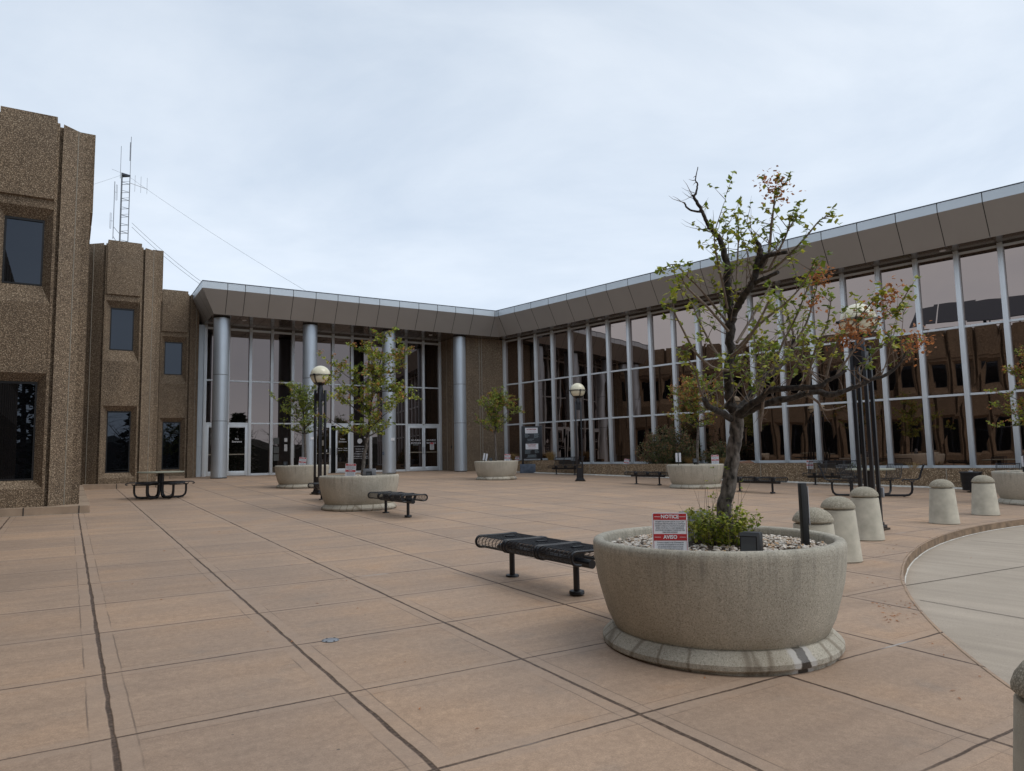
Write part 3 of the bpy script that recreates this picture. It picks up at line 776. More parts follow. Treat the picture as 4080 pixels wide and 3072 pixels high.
def doorframe(u0, u1, z0, z1):
    q = MB(); q.box(u0,u0+.05,GO-.05,GO+.05,z0-.1,z1); q.box(u1-.05,u1,GO-.05,GO+.05,z0-.1,z1); q.box(u0+.05,u1-.05,GO-.05,GO+.05,z1-.05,z1)
    q.build("door_frame", MAT['mull'], eh, 0)
def gd(u): return gB(u, GO)+.012
zt = 3.29
doorframe(bayx[0]+.07, bayx[2]-.07, gd(6.5), zt)
leaf(bayx[0]+.12, 6.575, gd(6.5), zt-.05, bar=True); leaf(6.585, bayx[2]-.12, gd(6.5), zt-.05, bar=True, lines=[("No",.13,1.78,.003),("Entrance",.13,1.65,.003)])
doorframe(bayx[5]+.07, bayx[7]-.07, gd(11.8), zt)
leaf(bayx[5]+.12, 11.74, gd(11.8), zt-.05, handle='right', bar=True)
leaf(11.99, bayx[7]-.12, gd(11.8), zt-.05, rz=R(-2.0), handle='left', bar=False, lines=[("1777 6th St.",.10,2.26,.002),("Public",.115,1.76,.002),("Entrance",.115,1.63,.002),("Monday - Friday",.075,1.28,.001),("7:30 am - 5:00 pm",.075,1.17,.001)])
doorframe(bayx[10]+.07, bayx[12]-.07, gd(17.1), zt)
leaf(bayx[10]+.12, 17.06, gd(17.1), zt-.05, handle='right', lines=[("NO PUBLIC",.115,1.70,.003),("ENTRANCE",.115,1.54,.003)])
leaf(17.07, bayx[12]-.12, gd(17.1), zt-.05, handle='left', lines=[("NO PUBLIC",.115,1.70,.003),("ENTRANCE",.115,1.54,.003)])
# vinyl lettering on the glass right of the open door
t = MB()
for s, z in (("Sections of the",2.00),("Justice Center",1.87),("are subject to audio",1.74),("and visual surveillance.",1.61)): P_text(t, s, .095, 13.38, z, GO+.012, bold=.001)
for z in (2.14, 1.50): t.box(12.95, 13.86, GO+.008, GO+.013, z-.008, z+.008)
M = Matrix.Translation((13.33, GO+.012, 2.42)) @ Matrix.Rotation(R(90),4,'X'); t.lathe([(0,0),(.14,0),(.14,.003)], 8, 0, M)
t.build("lettering", MAT['vinyl'], eh, 0)

# ================================================================== EAST WING
ew = thing("glass_wing", "long two storey wing with a bronze mirror glass wall and white mullions", "building")
GX = 27.39; STEP = 1.2777
my = [5.824+STEP*k for k in range(-5, 20)]        # 25 mullion lines, last at 30.10
YE = my[0]-.4
fn = lambda u,o,z: (o, u, z)
jA = [5.854+1.2755*k for k in range(18, -5, -1)]
mb_us = sorted([y for y in jA if y > YE+.3 and y < 28.9] + [28.83])
def fascA():
    fascia(lambda u,o,z: (o, -u, z), sorted([-y for y in set(round(v,3) for v in mb_us)]), -29.03, -YE, -29.47, -YE, 25.80, 26.37, ew)
fascA()
mb = MB(); mb.prism([(26.37,YE),(27.5,YE),(27.5,30.6),(26.37,29.47)], ZS, ZS+.05)
for y in mb_us: mb.box(26.38, 27.35, y-.008, y+.008, ZS-.004, ZS, 1)
mb.box(27.30, 27.315, YE, 30.2, ZS-.004, ZS, 1)
mb.build("soffit", [MAT['soffit'], MAT['dark_joint']], ew, 0)
for y in (7.35, 14.9, 22.5):
    q = MB(); q.lathe([(0.0,ZS-.006),(.085,ZS-.006),(.10,ZS-.012),(.10,ZS)], 20, M=Matrix.Translation((26.85,y,0))); q.build("downlight", MAT['white'], ew)
mb = MB(); mb.prism([(25.87,YE),(46,YE),(46,34),(27.2,30.6),(25.87,29.0)], 9.37, 9.405); mb.build("roof", MAT['roof'], ew, 0)
mb = MB(); mb.box(GX+.15, GX+.4, YE, 30.3, -.3, 9.35); mb.build("light_block", MAT['dark'], ew, 0)  # added light block behind the wing's glass, interior darkness put into its colour
def sill(y): return .857 if y < 12.1 else (1.077 if y < 24.9 else 1.307)
T1, T2 = 5.507, 3.222
for k in range(len(my)-1):
    a, b = my[k]+.065, my[k+1]-.065; sl = sill((a+b)/2); q = MB()
    for j, (z0, z1) in enumerate(((sl, T2), (T2, T1), (T1, 8.0))):
        tx = .007*math.sin(k*2.3+j*1.7); q.quad((GX+.02+tx,b,z0),(GX+.02-tx,a,z0),(GX+.02-tx*.6,a,z1),(GX+.02+tx*.6,b,z1))
    wn = q.build("window", MAT['glass'], ew, 0)
    t = MB()
    for z in (T1, T2): t.box(GX-.05, GX+.05, a, b, z-.036, z+.036)
    t.box(GX-.07, GX+.05, a-.07, b+.07, sl-.10, sl+.0); t.box(GX-.05, GX+.05, a, b, 7.98, 8.05); t.box(GX-.03, GX+.05, a, b, 8.05, ZS, 1)
    t.box(GX-.03,GX+.05,a-.02,a,sl,8.05); t.box(GX-.03,GX+.05,b,b+.02,sl,8.05)
    t.build("window_frame", [MAT['mull'], MAT['soffit']], wn, 0)
for k, y in enumerate(my):
    z0 = sill(y-.1)-.09; q = MB(); q.cbox((GX-.02, y, (z0+ZS)/2), (.19, .15, ZS-z0), bev=.006); q.build("mullion", MAT['mull'], ew)
mb = MB(); mb.box(GX-.06, GX+.1, 30.17, 30.45, .5, ZS); mb.build("end_frame", MAT['mull'], ew, 0)
mb = MB(); mb.box(GX, GX+.14, YE, 30.4, -.3, .76); mb.box(GX,GX+.14,12.2,30.4,.76,.975); mb.box(GX,GX+.14,25.0,30.4,.975,1.2); mb.build("base_wall", MAT['agg_low'], ew, 0)

# low retaining wall and the planted bed behind it
LWX = 25.55
lw = thing("low_wall", "low exposed aggregate planter wall stepping along the foot of the glass wing", "wall")
mb = MB(); runs = [(YE-2,11.6,.812),(11.6,24.5,.997),(24.5,30.5,1.204)]
for (y0,y1,zt_) in runs:
    mb.add([(LWX,y0,gz(LWX,y0)-.1),(LWX+.22,y0,gz(LWX,y0)-.1),(LWX+.22,y1,gz(LWX,y1)-.1),(LWX,y1,gz(LWX,y1)-.1),(LWX,y0,zt_),(LWX+.22,y0,zt_),(LWX+.22,y1,zt_),(LWX,y1,zt_)], [(0,4,7,3),(4,5,6,7),(1,2,6,5),(0,1,5,4),(3,7,6,2)])
    n = max(1, int((y1-y0)/1.9)); 
    for i in range(1, n+1):
        y = y0+(y1-y0)*i/n - .05
        mb.box(LWX-.004, LWX+.1, y-.014, y+.014, gz(LWX,y)-.05, zt_-.004, 1)
mb.build("wall", [MAT['agg_low'], MAT['caulk']], lw, 0)
mb = MB(); y0, y1 = YE-2, 30.5
mb.add([(LWX-.07,y0,gz(LWX,y0)-.1),(LWX,y0,gz(LWX,y0)-.1),(LWX,y1,gz(LWX,y1)-.1),(LWX-.07,y1,gz(LWX,y1)-.1),(LWX-.07,y0,gz(LWX,y0)+.012),(LWX-.001,y0,gz(LWX,y0)+.05),(LWX-.001,y1,gz(LWX,y1)+.05),(LWX-.07,y1,gz(LWX,y1)+.012)], [(0,4,7,3),(4,5,6,7),(0,1,5,4)])
mb.build("mortar_strip", MAT['white_caulk'], lw, 0)
mb = MB()
for (y0,y1,zt_) in runs: mb.box(LWX+.22, GX, y0, y1, zt_-.5, zt_-.05)
pb = mb.build("planting_bed", MAT['soil'], smooth=0); tag(pb, "bare soil bed between the low wall and the glass", "planting bed", kind="structure")
NEAR_TREE={'trunk':[(0.014,-0.055,0.325,0.0559),(0.025,-0.084,0.463,0.0524),(0.037,-0.123,0.672,0.0507),(0.046,-0.155,0.845,0.0489),(0.053,-0.177,0.966,0.0524),(0.04,-0.179,1.071,0.0455)],
'lead':[(0.04,-0.179,1.071,0.0455),(0.021,-0.171,1.145,0.042),(0.005,-0.177,1.301,0.042),(0.008,-0.212,1.541,0.0385),(-0.006,-0.22,1.698,0.0385),(0.002,-0.234,1.75,0.0385),(-0.017,-0.233,1.868,0.0385),(-0.031,-0.236,1.99,0.035),(-0.043,-0.243,2.123,0.0315),(-0.062,-0.241,2.245,0.028),(-0.093,-0.226,2.346,0.0245),(-0.138,-0.194,2.421,0.0192),(-0.177,-0.167,2.491,0.0175),(-0.202,-0.154,2.565,0.0157),(-0.239,-0.13,2.642,0.014),(-0.265,-0.113,2.692,0.0105)],
'leadtip':[(-0.256,-0.119,2.677,0.0105),(-0.243,-0.137,2.722,0.0087),(-0.241,-0.147,2.778,0.007),(-0.253,-0.139,2.806,0.0052),(-0.245,-0.16,2.903,0.0035)],
'hook':[(-0.21,-0.147,2.565,0.0105),(-0.264,-0.098,2.577,0.0087),(-0.294,-0.075,2.605,0.0087),(-0.306,-0.068,2.637,0.007)],
'two':[(-0.001,-0.234,1.767,0.0315),(-0.035,-0.323,1.854,0.0315),(-0.07,-0.394,1.906,0.0315),(-0.095,-0.444,1.942,0.0297),(-0.088,-0.488,2.02,0.028),(-0.104,-0.528,2.118,0.028),(-0.102,-0.542,2.207,0.0245),(-0.122,-0.531,2.268,0.0175)],
'twoa':[(-0.083,-0.513,2.06,0.021),(-0.116,-0.588,2.133,0.021),(-0.108,-0.664,2.141,0.0175),(-0.096,-0.744,2.139,0.014)],
'twob':[(-0.077,-0.465,1.971,0.021),(-0.108,-0.575,1.982,0.0192),(-0.136,-0.688,2.001,0.0157)],
'left':[(0.038,-0.168,1.002,0.0315),(-0.173,-0.185,1.058,0.028),(-0.315,-0.194,1.083,0.0245),(-0.383,-0.206,1.133,0.021)],
'ra':[(0.059,-0.187,1.001,0.042),(0.187,-0.181,1.093,0.0385),(0.298,-0.186,1.176,0.035),(0.397,-0.191,1.253,0.0315),(0.474,-0.206,1.341,0.028),(0.559,-0.235,1.377,0.0262),(0.656,-0.279,1.443,0.0245),(0.729,-0.331,1.529,0.021),(0.763,-0.355,1.678,0.014)],
'rb':[(0.063,-0.193,1.018,0.035),(-0.01,-0.34,1.084,0.0315),(-0.043,-0.452,1.129,0.028),(-0.089,-0.553,1.179,0.0262),(-0.099,-0.681,1.184,0.0245),(-0.068,-0.779,1.184,0.0227),(-0.037,-0.876,1.181,0.021),(-0.024,-0.919,1.209,0.0157),(-0.005,-0.982,1.242,0.014),(0.025,-1.042,1.282,0.0105)],
'rc':[(0.069,-0.197,1.011,0.0315),(0.05,-0.324,1.059,0.0315),(0.032,-0.449,1.095,0.028),(0.053,-0.54,1.12,0.028),(0.077,-0.632,1.127,0.0262),(0.128,-0.725,1.162,0.0245),(0.171,-0.792,1.165,0.0245),(0.195,-0.839,1.143,0.0245),(0.219,-0.903,1.149,0.021),(0.261,-0.973,1.178,0.0175),(0.298,-1.038,1.203,0.0157),(0.328,-1.084,1.233,0.014),(0.372,-1.155,1.255,0.014),(0.412,-1.213,1.303,0.0122),(0.425,-1.259,1.357,0.0105),(0.443,-1.283,1.413,0.007)],
'dn':[(-0.026,-0.468,1.129,0.014),(-0.026,-0.455,1.029,0.014),(-0.03,-0.443,0.97,0.0122),(-0.026,-0.437,0.897,0.0087)],
'dd':[(0.109,-0.706,1.156,0.0105),(0.182,-0.766,1.099,0.0105),(0.219,-0.792,1.039,0.0087),(0.279,-0.849,1.044,0.007),(0.333,-0.902,1.065,0.0052)],
's1':[(-0.114,-0.272,1.81,0.0122),(-0.167,-0.274,1.984,0.0105),(-0.214,-0.275,2.112,0.0087),(-0.259,-0.28,2.263,0.007),(-0.269,-0.283,2.347,0.0052)],
's2':[(0.106,-0.22,1.945,0.0105),(0.146,-0.231,2.266,0.0087),(0.169,-0.235,2.44,0.007),(0.176,-0.231,2.569,0.0045)],
's3':[(-0.067,-0.51,2.032,0.014),(-0.052,-0.58,2.153,0.0122),(-0.075,-0.63,2.369,0.0105),(-0.087,-0.665,2.513,0.007),(-0.086,-0.676,2.582,0.0052),(-0.036,-0.732,2.659,0.0045),(-0.013,-0.763,2.734,0.0035)],
's4':[(-0.057,-0.519,2.039,0.0122),(-0.056,-0.633,2.063,0.0105),(-0.049,-0.762,2.15,0.0087),(-0.046,-0.872,2.24,0.007),(-0.032,-0.965,2.33,0.0052),(0.005,-1.029,2.344,0.0035)],
's5':[(-0.089,-0.6,2.044,0.0105),(-0.107,-0.749,2.258,0.007),(-0.139,-0.801,2.357,0.0045)],
's6':[(0.031,-0.189,1.724,0.0122),(-0.087,-0.047,1.992,0.0105),(-0.134,0.012,2.08,0.0087),(-0.218,0.113,2.212,0.0052),(-0.283,0.195,2.156,0.0042)],
's7':[(-0.101,-0.262,1.646,0.0122),(-0.313,-0.224,1.81,0.0105),(-0.495,-0.182,1.932,0.007),(-0.55,-0.169,2.017,0.0042)],
's8':[(-0.086,-0.237,1.356,0.014),(-0.313,-0.234,1.368,0.0122),(-0.49,-0.22,1.463,0.0105),(-0.6,-0.205,1.602,0.0087),(-0.672,-0.184,1.738,0.0063),(-0.684,-0.186,1.841,0.0042)],
's9':[(0.097,-0.141,1.414,0.014),(0.148,0.0,1.543,0.0105),(0.135,0.118,1.782,0.0087),(0.108,0.185,1.979,0.0063),(0.052,0.248,2.098,0.0042)],
's10':[(0.729,-0.331,1.529,0.014),(0.782,-0.335,1.709,0.0105),(0.741,-0.317,1.861,0.0077),(0.705,-0.305,2.012,0.0052)],
's11':[(0.734,-0.344,1.589,0.014),(0.807,-0.436,1.774,0.0105),(0.819,-0.499,1.955,0.007),(0.826,-0.556,2.136,0.0045)],
's12':[(0.521,-0.254,1.372,0.014),(0.487,-0.389,1.598,0.0105),(0.498,-0.491,1.767,0.0087),(0.502,-0.59,1.969,0.0063),(0.507,-0.69,2.167,0.0042)],
's13':[(-0.004,-0.911,1.211,0.0122),(0.02,-0.955,1.385,0.0105),(0.059,-1.009,1.509,0.0087),(0.133,-1.094,1.632,0.007),(0.187,-1.171,1.737,0.0052),(0.229,-1.236,1.827,0.0042)],
's14':[(-0.005,-0.982,1.242,0.0105),(0.05,-1.082,1.404,0.0087),(0.091,-1.163,1.522,0.007),(0.133,-1.241,1.609,0.0052),(0.187,-1.312,1.66,0.0042),(0.228,-1.376,1.754,0.0035)],
's15':[(0.108,-0.734,1.161,0.0105),(0.017,-0.81,1.337,0.0087),(-0.005,-0.878,1.488,0.007),(0.015,-0.94,1.61,0.0052),(0.009,-0.986,1.793,0.0042)],
's16':[(0.13,-0.194,1.59,0.014),(0.291,-0.233,1.783,0.0105),(0.436,-0.283,1.979,0.0087),(0.489,-0.321,2.092,0.0052)],
's17':[(-0.105,-0.305,1.485,0.014),(-0.118,-0.522,1.658,0.0105),(-0.076,-0.717,1.797,0.0087),(-0.048,-0.826,1.912,0.0052),(-0.046,-0.916,2.057,0.0042)],
's18':[(-0.315,-0.194,1.083,0.0105),(-0.409,-0.192,1.206,0.0087),(-0.457,-0.192,1.336,0.007),(-0.536,-0.172,1.432,0.0052)],
's19':[(-0.168,-0.31,1.445,0.014),(-0.275,-0.494,1.513,0.0122),(-0.305,-0.622,1.654,0.0105),(-0.311,-0.7,1.768,0.007)],
's20':[(-0.092,-0.688,1.184,0.0105),(-0.119,-0.748,1.302,0.0087),(-0.101,-0.804,1.393,0.007),(-0.127,-0.841,1.545,0.0052)],
's21':[(0.319,-1.075,1.227,0.0087),(0.254,-1.025,1.299,0.007),(0.32,-1.098,1.393,0.0052),(0.397,-1.184,1.502,0.0042)],}
NEAR_SEEDS=[(-0.114,-0.66,2.662),(-0.067,-0.695,2.595),(0.832,-0.566,2.165),(0.812,-0.544,2.136),(0.047,-1.072,1.549),(0.029,-1.022,1.51),(0.244,-1.24,1.746),(0.269,-1.27,1.801),(0.478,-1.322,1.462),(0.507,-1.353,1.49),(0.066,-1.082,1.5),(0.741,-0.534,1.939),(0.152,-1.174,1.59)]

# ================================================================== PLANTERS
PL = [(4.885,3.03),(8.80,14.83),(11.73,23.63),(20.0,22.65),(20.75,13.47),(20.80,4.08)]
def make_planter(label, loc, rz):
    t = thing("planter", label, "planter", loc, rz, "round concrete planters on the plaza")
    q = MB(); q.lathe([(.835,-.03),(.838,.010),(.862,.016),(.868,.024),(.868,.055),(.86,.066),(.795,.126),(.755,.128)], 72, close=False); q.build("base_ring", MAT['planter'], t, 30)
    q = MB(); q.lathe([(.757,.115),(.775,.128),(.825,.235),(.862,.36),(.893,.48),(.912,.60),(.922,.71),(.922,.745),(.912,.767),(.895,.775),(.86,.775),(.843,.767),(.836,.75),(.832,.62)], 96, close=False)
    q.build("bowl", MAT['planter'], t, 50)
    return t
pl_rot = [R(-110), R(-20), R(120), R(-62), R(40), R(200)]
pl_lab = ["large round concrete planter nearest the camera, holding the tallest tree and white gravel",
 "round concrete planter left of the short bench and beside the left globe lamp",
 "round concrete planter near the entrance columns, partly behind the left globe lamp",
 "round concrete planter in front of the brown wall, left of the black notice board",
 "round concrete planter between two backless benches in front of the juniper bush",
 "round concrete planter cut off by the right edge, behind the farthest bollard"]
p0 = make_planter(pl_lab[0], (PL[0][0], PL[0][1], gz(*PL[0])), pl_rot[0])
for i in range(1, 6): dup(p0, pl_lab[i], (PL[i][0], PL[i][1], gz(*PL[i])), pl_rot[i])
hole = MB(); hole.lathe([(0,0),(.03,0),(.03,.06)], 14, M=Matrix.Rotation(R(-90),4,'Y')); 
h = hole.build("drain_hole", MAT['dark'], p0); h.location = (.772, 0, .134)

def stone(mb, c, s):
    bm = bmesh.new(); bmesh.ops.create_icosphere(bm, subdivisions=1, radius=1.0)
    sx, sy, sz_ = s*random.uniform(.8,1.5), s*random.uniform(.7,1.1), s*random.uniform(.5,.85)
    rot = Matrix.Rotation(random.uniform(0,6.3),4,'Z') @ Matrix.Rotation(random.uniform(-.5,.5),4,'X')
    sd_ = random.uniform(0,100)
    vs = []
    for q in bm.verts:
        k = 1+.35*noise.noise(q.co*1.3+Vector((sd_,0,0)))
        vs.append(rot @ Vector((q.co.x*sx*k, q.co.y*sy*k, q.co.z*sz_*k)) + Vector(c))
    bm.verts.index_update(); mb.add(vs, [[q.index for q in f.verts] for f in bm.faces]); bm.free()
random.seed(5)
def lvl(dx, dy): 
    d = math.hypot(dx-.03, dy+.1); return .70+.045*max(0, 1-d/.5)
for i, (x, y) in enumerate(PL):
    g = gz(x, y); mb = MB(); n = 18
    # mound of soil
    rings = [(0.0,.757),(.2,.74),(.45,.707),(.829,.69)]
    mb.lathe(rings[::-1], 32, 1, Matrix.Translation((x,y,g)), close=False)
    cnt = 1600 if i == 0 else 150
    for k in range(cnt):
        a = random.uniform(0, 6.2832); r = .80*math.sqrt(random.uniform(.02 if i else .05, 1))
        dx, dy = r*math.cos(a), r*math.sin(a)
        if i == 0 and math.hypot(dx-.04, dy+.12) < .2: continue
        s = random.uniform(.010, .021) if i == 0 else random.uniform(.02,.04)
        stone(mb, (x+dx, y+dy, g+lvl(dx,dy)+s*random.uniform(.2,.9)), s)
    gv = mb.build("gravel", [MAT['gravel'], MAT['soil']], smooth=35)
    tag(gv, ["mixed white and tan gravel filling the nearest planter" , "gravel in the planter beside the left lamp", "gravel in the planter near the entrance", "gravel in the planter by the notice board", "gravel in the planter by the juniper bush", "gravel in the planter at the right edge"][i], "gravel", kind="stuff")

# ================================================================== TREES
random.seed(21)
def smooth_path(pts, sub=3):
    out = []
    n = len(pts)
    for i in range(n-1):
        p0 = pts[max(i-1,0)]; p1 = pts[i]; p2 = pts[i+1]; p3 = pts[min(i+2,n-1)]
        for k in range(sub):
            t = k/sub
            out.append(tuple(.5*((2*p1[j]) + (-p0[j]+p2[j])*t + (2*p0[j]-5*p1[j]+4*p2[j]-p3[j])*t*t + (-p0[j]+3*p1[j]-3*p2[j]+p3[j])*t**3) for j in range(4)))
    out.append(tuple(pts[-1])); return out
def leaf_at(mb, p, d, size, mi):
    d = d.normalized(); side = d.cross(Vector((0,0,1)))
    side = side.normalized() if side.length > .05 else Vector((1,0,0))
    side = (side + Vector((random.gauss(0,.35),random.gauss(0,.35),random.gauss(0,.35)))).normalized()
    nrm = side.cross(d).normalized()
    l = size; w_ = size*random.uniform(.34,.46)
    b = p; m1 = p + d*l*.42 + nrm*l*.06
    mb.add([b, m1+side*w_-nrm*l*.10, p+d*l-nrm*l*.12, m1-side*w_-nrm*l*.10, m1], [(0,1,4),(1,2,4),(2,3,4),(3,0,4)], mi)
def seed_cluster(mb, p, r, n, size=.022):
    for k in range(n):
        q = p + Vector((random.gauss(0,r*.5),random.gauss(0,r*.5),random.gauss(0,r*.5)))
        leaf_at(mb, q, Vector((random.gauss(0,1),random.gauss(0,1),random.gauss(-.2,1))), size*random.uniform(.7,1.4), 0)
def shoot(mb, p, d, length, r0, n=7, up=.25, wob=.22, sides=5, mi=0):
    pts = [p.copy()]; rad = [r0]; d = d.normalized(); st = length/n
    for k in range(n):
        d = (d + Vector((random.gauss(0,wob*.5),random.gauss(0,wob*.5),random.gauss(up*.25,wob*.35)))).normalized()
        pts.append(pts[-1]+d*st); rad.append(r0*(1-.82*(k+1)/n))
    mb.tube(pts, rad, sides, mi); return pts
def leaves_along(ml, pts, size, start=.35, dens=1.0, cl=2, mats=(0,1,2), wts=(5,4,2)):
    n = len(pts)
    for i in range(n-1):
        f = i/(n-1)
        if f < start: continue
        a, b = Vector(pts[i]), Vector(pts[i+1]); L_ = (b-a).length
        k = max(1, int(L_/.05*dens+random.random()))
        for j in range(k):
            p = a.lerp(b, random.random())
            if random.random() > .95*(.6+.6*f): continue
            mi = random.choices(mats, wts)[0]
            for c in range(random.randint(1, cl)):
                d = Vector((random.gauss(0,1),random.gauss(0,1),random.gauss(.05,.7)))
                leaf_at(ml, p, d, size*random.uniform(.6,1.25), mi)
    p = Vector(pts[-1])
    for c in range(random.randint(2, 4)): leaf_at(ml, p, Vector((random.gauss(0,1),random.gauss(0,1),random.gauss(.3,.6))), size*random.uniform(.6,1.1), random.choices(mats, wts)[0])

# ---- the big tree in the nearest planter, limbs set out one by one
tx, ty = 4.84, 3.0; tz = gz(tx, ty)+.66
tt = thing("tree", "tallest tree with crooked dark limbs and sparse young leaves, in the nearest planter", "tree", (tx, ty, tz), 0, "young trees in the planters")
mw = MB(); ml = MB(); ms = MB()
thick = ('trunk','lead','two','twoa','twob','left','ra','rb','rc','leadtip','hook')
tr = [(0.02,-.075,-.02,.072),(0.017,-.07,.04,.062),(0.015,-.062,.12,.058)] + list(NEAR_TREE['trunk'])
# the trunk stands on the planter mound
tr = [(x+.02, y-.02, z, r) for x, y, z, r in tr]
def gnarl(pts, amp):
    out = []
    for i, (x,y,z,r) in enumerate(pts):
        k = 1 + .13*noise.noise(Vector((x*19,y*19,z*13))); out.append((x+random.gauss(0,amp*r), y+random.gauss(0,amp*r), z, r*k))
    return out
p_ = gnarl(smooth_path(tr, 5), .06); mw.tube([q[:3] for q in p_], [q[3] for q in p_], 14, 0)
for nm, pts in NEAR_TREE.items():
    if nm == 'trunk': continue
    big = nm in thick
    p_ = smooth_path(pts, 5)
    if big: p_ = gnarl(p_, .16)
    mw.tube([q[:3] for q in p_], [max(.0022, q[3]*(.86 if big else .85)) for q in p_], 9 if big else 6, 1 if big else 2)
# stub ends and small dead twigs on the limbs
for nm in ('lead','two','rb','rc','ra','hook','leadtip','left','dd','dn','twoa'):
    pts = smooth_path(NEAR_TREE[nm], 3)
    for k in range(len(pts)//2):
        q = random.choice(pts); p = Vector(q[:3])
        shoot(mw, p, Vector((random.gauss(0,1),random.gauss(0,1),random.gauss(.5,.6))), random.uniform(.04,.16), .0035, 3, .3, .5, 4, 2)
small = [nm for nm in NEAR_TREE if nm.startswith('s')]
for nm in small:
    pts = smooth_path(NEAR_TREE[nm], 4)
    leaves_along(ml, [q[:3] for q in pts], .046, .34, 1.15, 2)
    for k in range(6):
        i = random.randint(int(len(pts)*.2), len(pts)-2); fe = 1-.6*i/len(pts); p = Vector(pts[i][:3]); d0 = (Vector(pts[i+1][:3])-p).normalized()
        d = (d0*.7+Vector((random.gauss(0,.7),random.gauss(0,.7),random.gauss(.15,.5))))
        sp_ = shoot(mw, p, d, fe*random.uniform(.14,.34), .0036, 5, .25, .3, 4, 2)
        leaves_along(ml, sp_, .046, .3, 1.3, 2)
for nm, cnt in (('lead',14),('two',7),('ra',13),('rb',14),('rc',10),('left',4),('trunk',2),('twoa',3),('twob',3)):
    pts = smooth_path(NEAR_TREE[nm], 4)
    for k in range(cnt):
        lo = .1 if nm != 'trunk' else .8
        i = random.randint(int(len(pts)*lo), int(len(pts)*(.72 if nm == 'lead' else .95))); i = min(i, len(pts)-1); p = Vector(pts[i][:3])
        d = Vector((random.gauss(0,.8),random.gauss(0,.8),random.uniform(.35,1.3)))
        sp_ = shoot(mw, p, d, random.uniform(.25,.62)*(1-.55*(nm in ('lead','two','twoa','twob'))*i/len(pts)), .0046, 7, .3, .22, 5, 2)
        leaves_along(ml, sp_, .046, .34, 1.15, 2)
        for j in range(3):
            i2 = random.randint(2, len(sp_)-2)
            s2 = shoot(mw, sp_[i2], Vector((random.gauss(0,.8),random.gauss(0,.8),random.uniform(.1,.9))), random.uniform(.1,.24), .0028, 4, .2, .3, 4, 2)
            if random.random() < .45: leaves_along(ml, s2, .044, .3, 1.2, 2)
# leaf fans at the crown's left tips
for nm in ('s6','s7','s8','s9','s4','s14','s13'):
    e = Vector(NEAR_TREE[nm][-1][:3])
    for k in range(9): leaf_at(ml, e+Vector((random.gauss(0,.035),random.gauss(0,.035),random.gauss(0,.035))), Vector((random.gauss(0,1),random.gauss(0,1),random.gauss(-.2,.5))), random.uniform(.035,.062), random.choice((0,1)))
for s in NEAR_SEEDS:
    seed_cluster(ms, Vector(s), .10, 85, .026)
mw.build("trunk", [MAT['bark'], MAT['barkdark'], MAT['twig']], tt, 60)
ml.build("foliage", [MAT['leaf'], MAT['leafy'], MAT['leafd']], tt, 0)
ms.build("seed_leaves", MAT['seed'], tt, 0)

# ---- smaller trees: clear stem, ascending limbs, ragged crown with orange seed tips near the top
def small_tree(label, c, off, zbase, fork, top, halfw, lean, seed, nl, seedf=.35, size=.06, dark=False, widest=.32):
    random.seed(seed)
    x, y = c[0]+off[0], c[1]+off[1]; z = gz(x, y)+zbase
    t = thing("tree", label, "tree", (x, y, z), 0, "young trees in the planters")
    mw = MB(); ml = MB(); ms = MB()
    st = [(0,0,-.06,.05),(lean[0]*.3,lean[1]*.3,fork*.4,.043),(lean[0]*.8,lean[1]*.8,fork*.8,.040),(lean[0],lean[1],fork,.043)]
    p_ = gnarl(smooth_path(st, 5), .1); mw.tube([q[:3] for q in p_], [q[3] for q in p_], 10, 0)
    F = Vector((lean[0], lean[1], fork))
    H = top-fork
    def width(h):          # crown half width by height fraction
        if h < widest: return halfw*(.55+.45*h/widest)
        return halfw*max(.18, 1-.80*((h-widest)/(1-widest))**1.15)
    limbs = []
    ld = shoot(mw, F, Vector((.05,.05,1)), H*.95, .034, 12, .1, .10, 7, 1); limbs.append(ld)
    nb = 15
    for k in range(nb):
        f = (k/nb)*.82; i = min(int(f*12), 11); p = ld[i]
        a = k*2.4+random.uniform(-.4,.4); hh = f
        wl = width(min(1, f+.12))*random.uniform(.8,1.05)
        rise = random.uniform(.25,.8)*(1.0 if f > .15 else .5)
        d = Vector((math.cos(a), math.sin(a), rise))
        b = shoot(mw, p, d, wl*1.12*math.hypot(1,rise*.8), .019*(1-.55*f), 8, .04, .2, 6, 1); limbs.append(b)
    n2 = 0
    for b in limbs:
        for k in range(12 if b is not ld else 14):
            i = random.randint(1, len(b)-1); p = b[i]
            d = Vector((random.gauss(0,.9),random.gauss(0,.9),random.uniform(-.1,1.0)))
            s_ = shoot(mw, p, d, random.uniform(.18,.40)*halfw/1.0, .0052, 5, .3, .3, 4, 2)
            hf = (s_[-1].z-fork)/H
            leaves_along(ml, s_, size, .15, nl, 2, (0,1,2), (4,2,5) if dark else (5,4,3))
            for j in range(2):
                s3 = shoot(mw, s_[random.randint(1,4)], Vector((random.gauss(0,1),random.gauss(0,1),random.uniform(-.2,.8))), random.uniform(.08,.2), .003, 3, .2, .3, 4, 2)
                leaves_along(ml, s3, size, .1, nl, 2, (0,1,2), (4,2,5) if dark else (5,4,3))
                if random.random() < seedf*(.25+1.1*max(0,hf)): seed_cluster(ms, s3[-1], .065, 16, .036)
    mw.build("trunk", [MAT['bark'], MAT['barkdark'], MAT['twig']], t, 60)
    ml.build("foliage", [MAT['leaf'], MAT['leafy'], MAT['leafd']], t, 0)
    if ms.v: ms.build("seed_leaves", MAT['seed'], t, 0)
    return t
small_tree("bushy green tree with orange seed tips, in the planter beside the left globe lamp", PL[1], (.05,-.05), .72, .95, 3.62, 1.30, (.10,-.06), 31, 2.5, .42, .064)
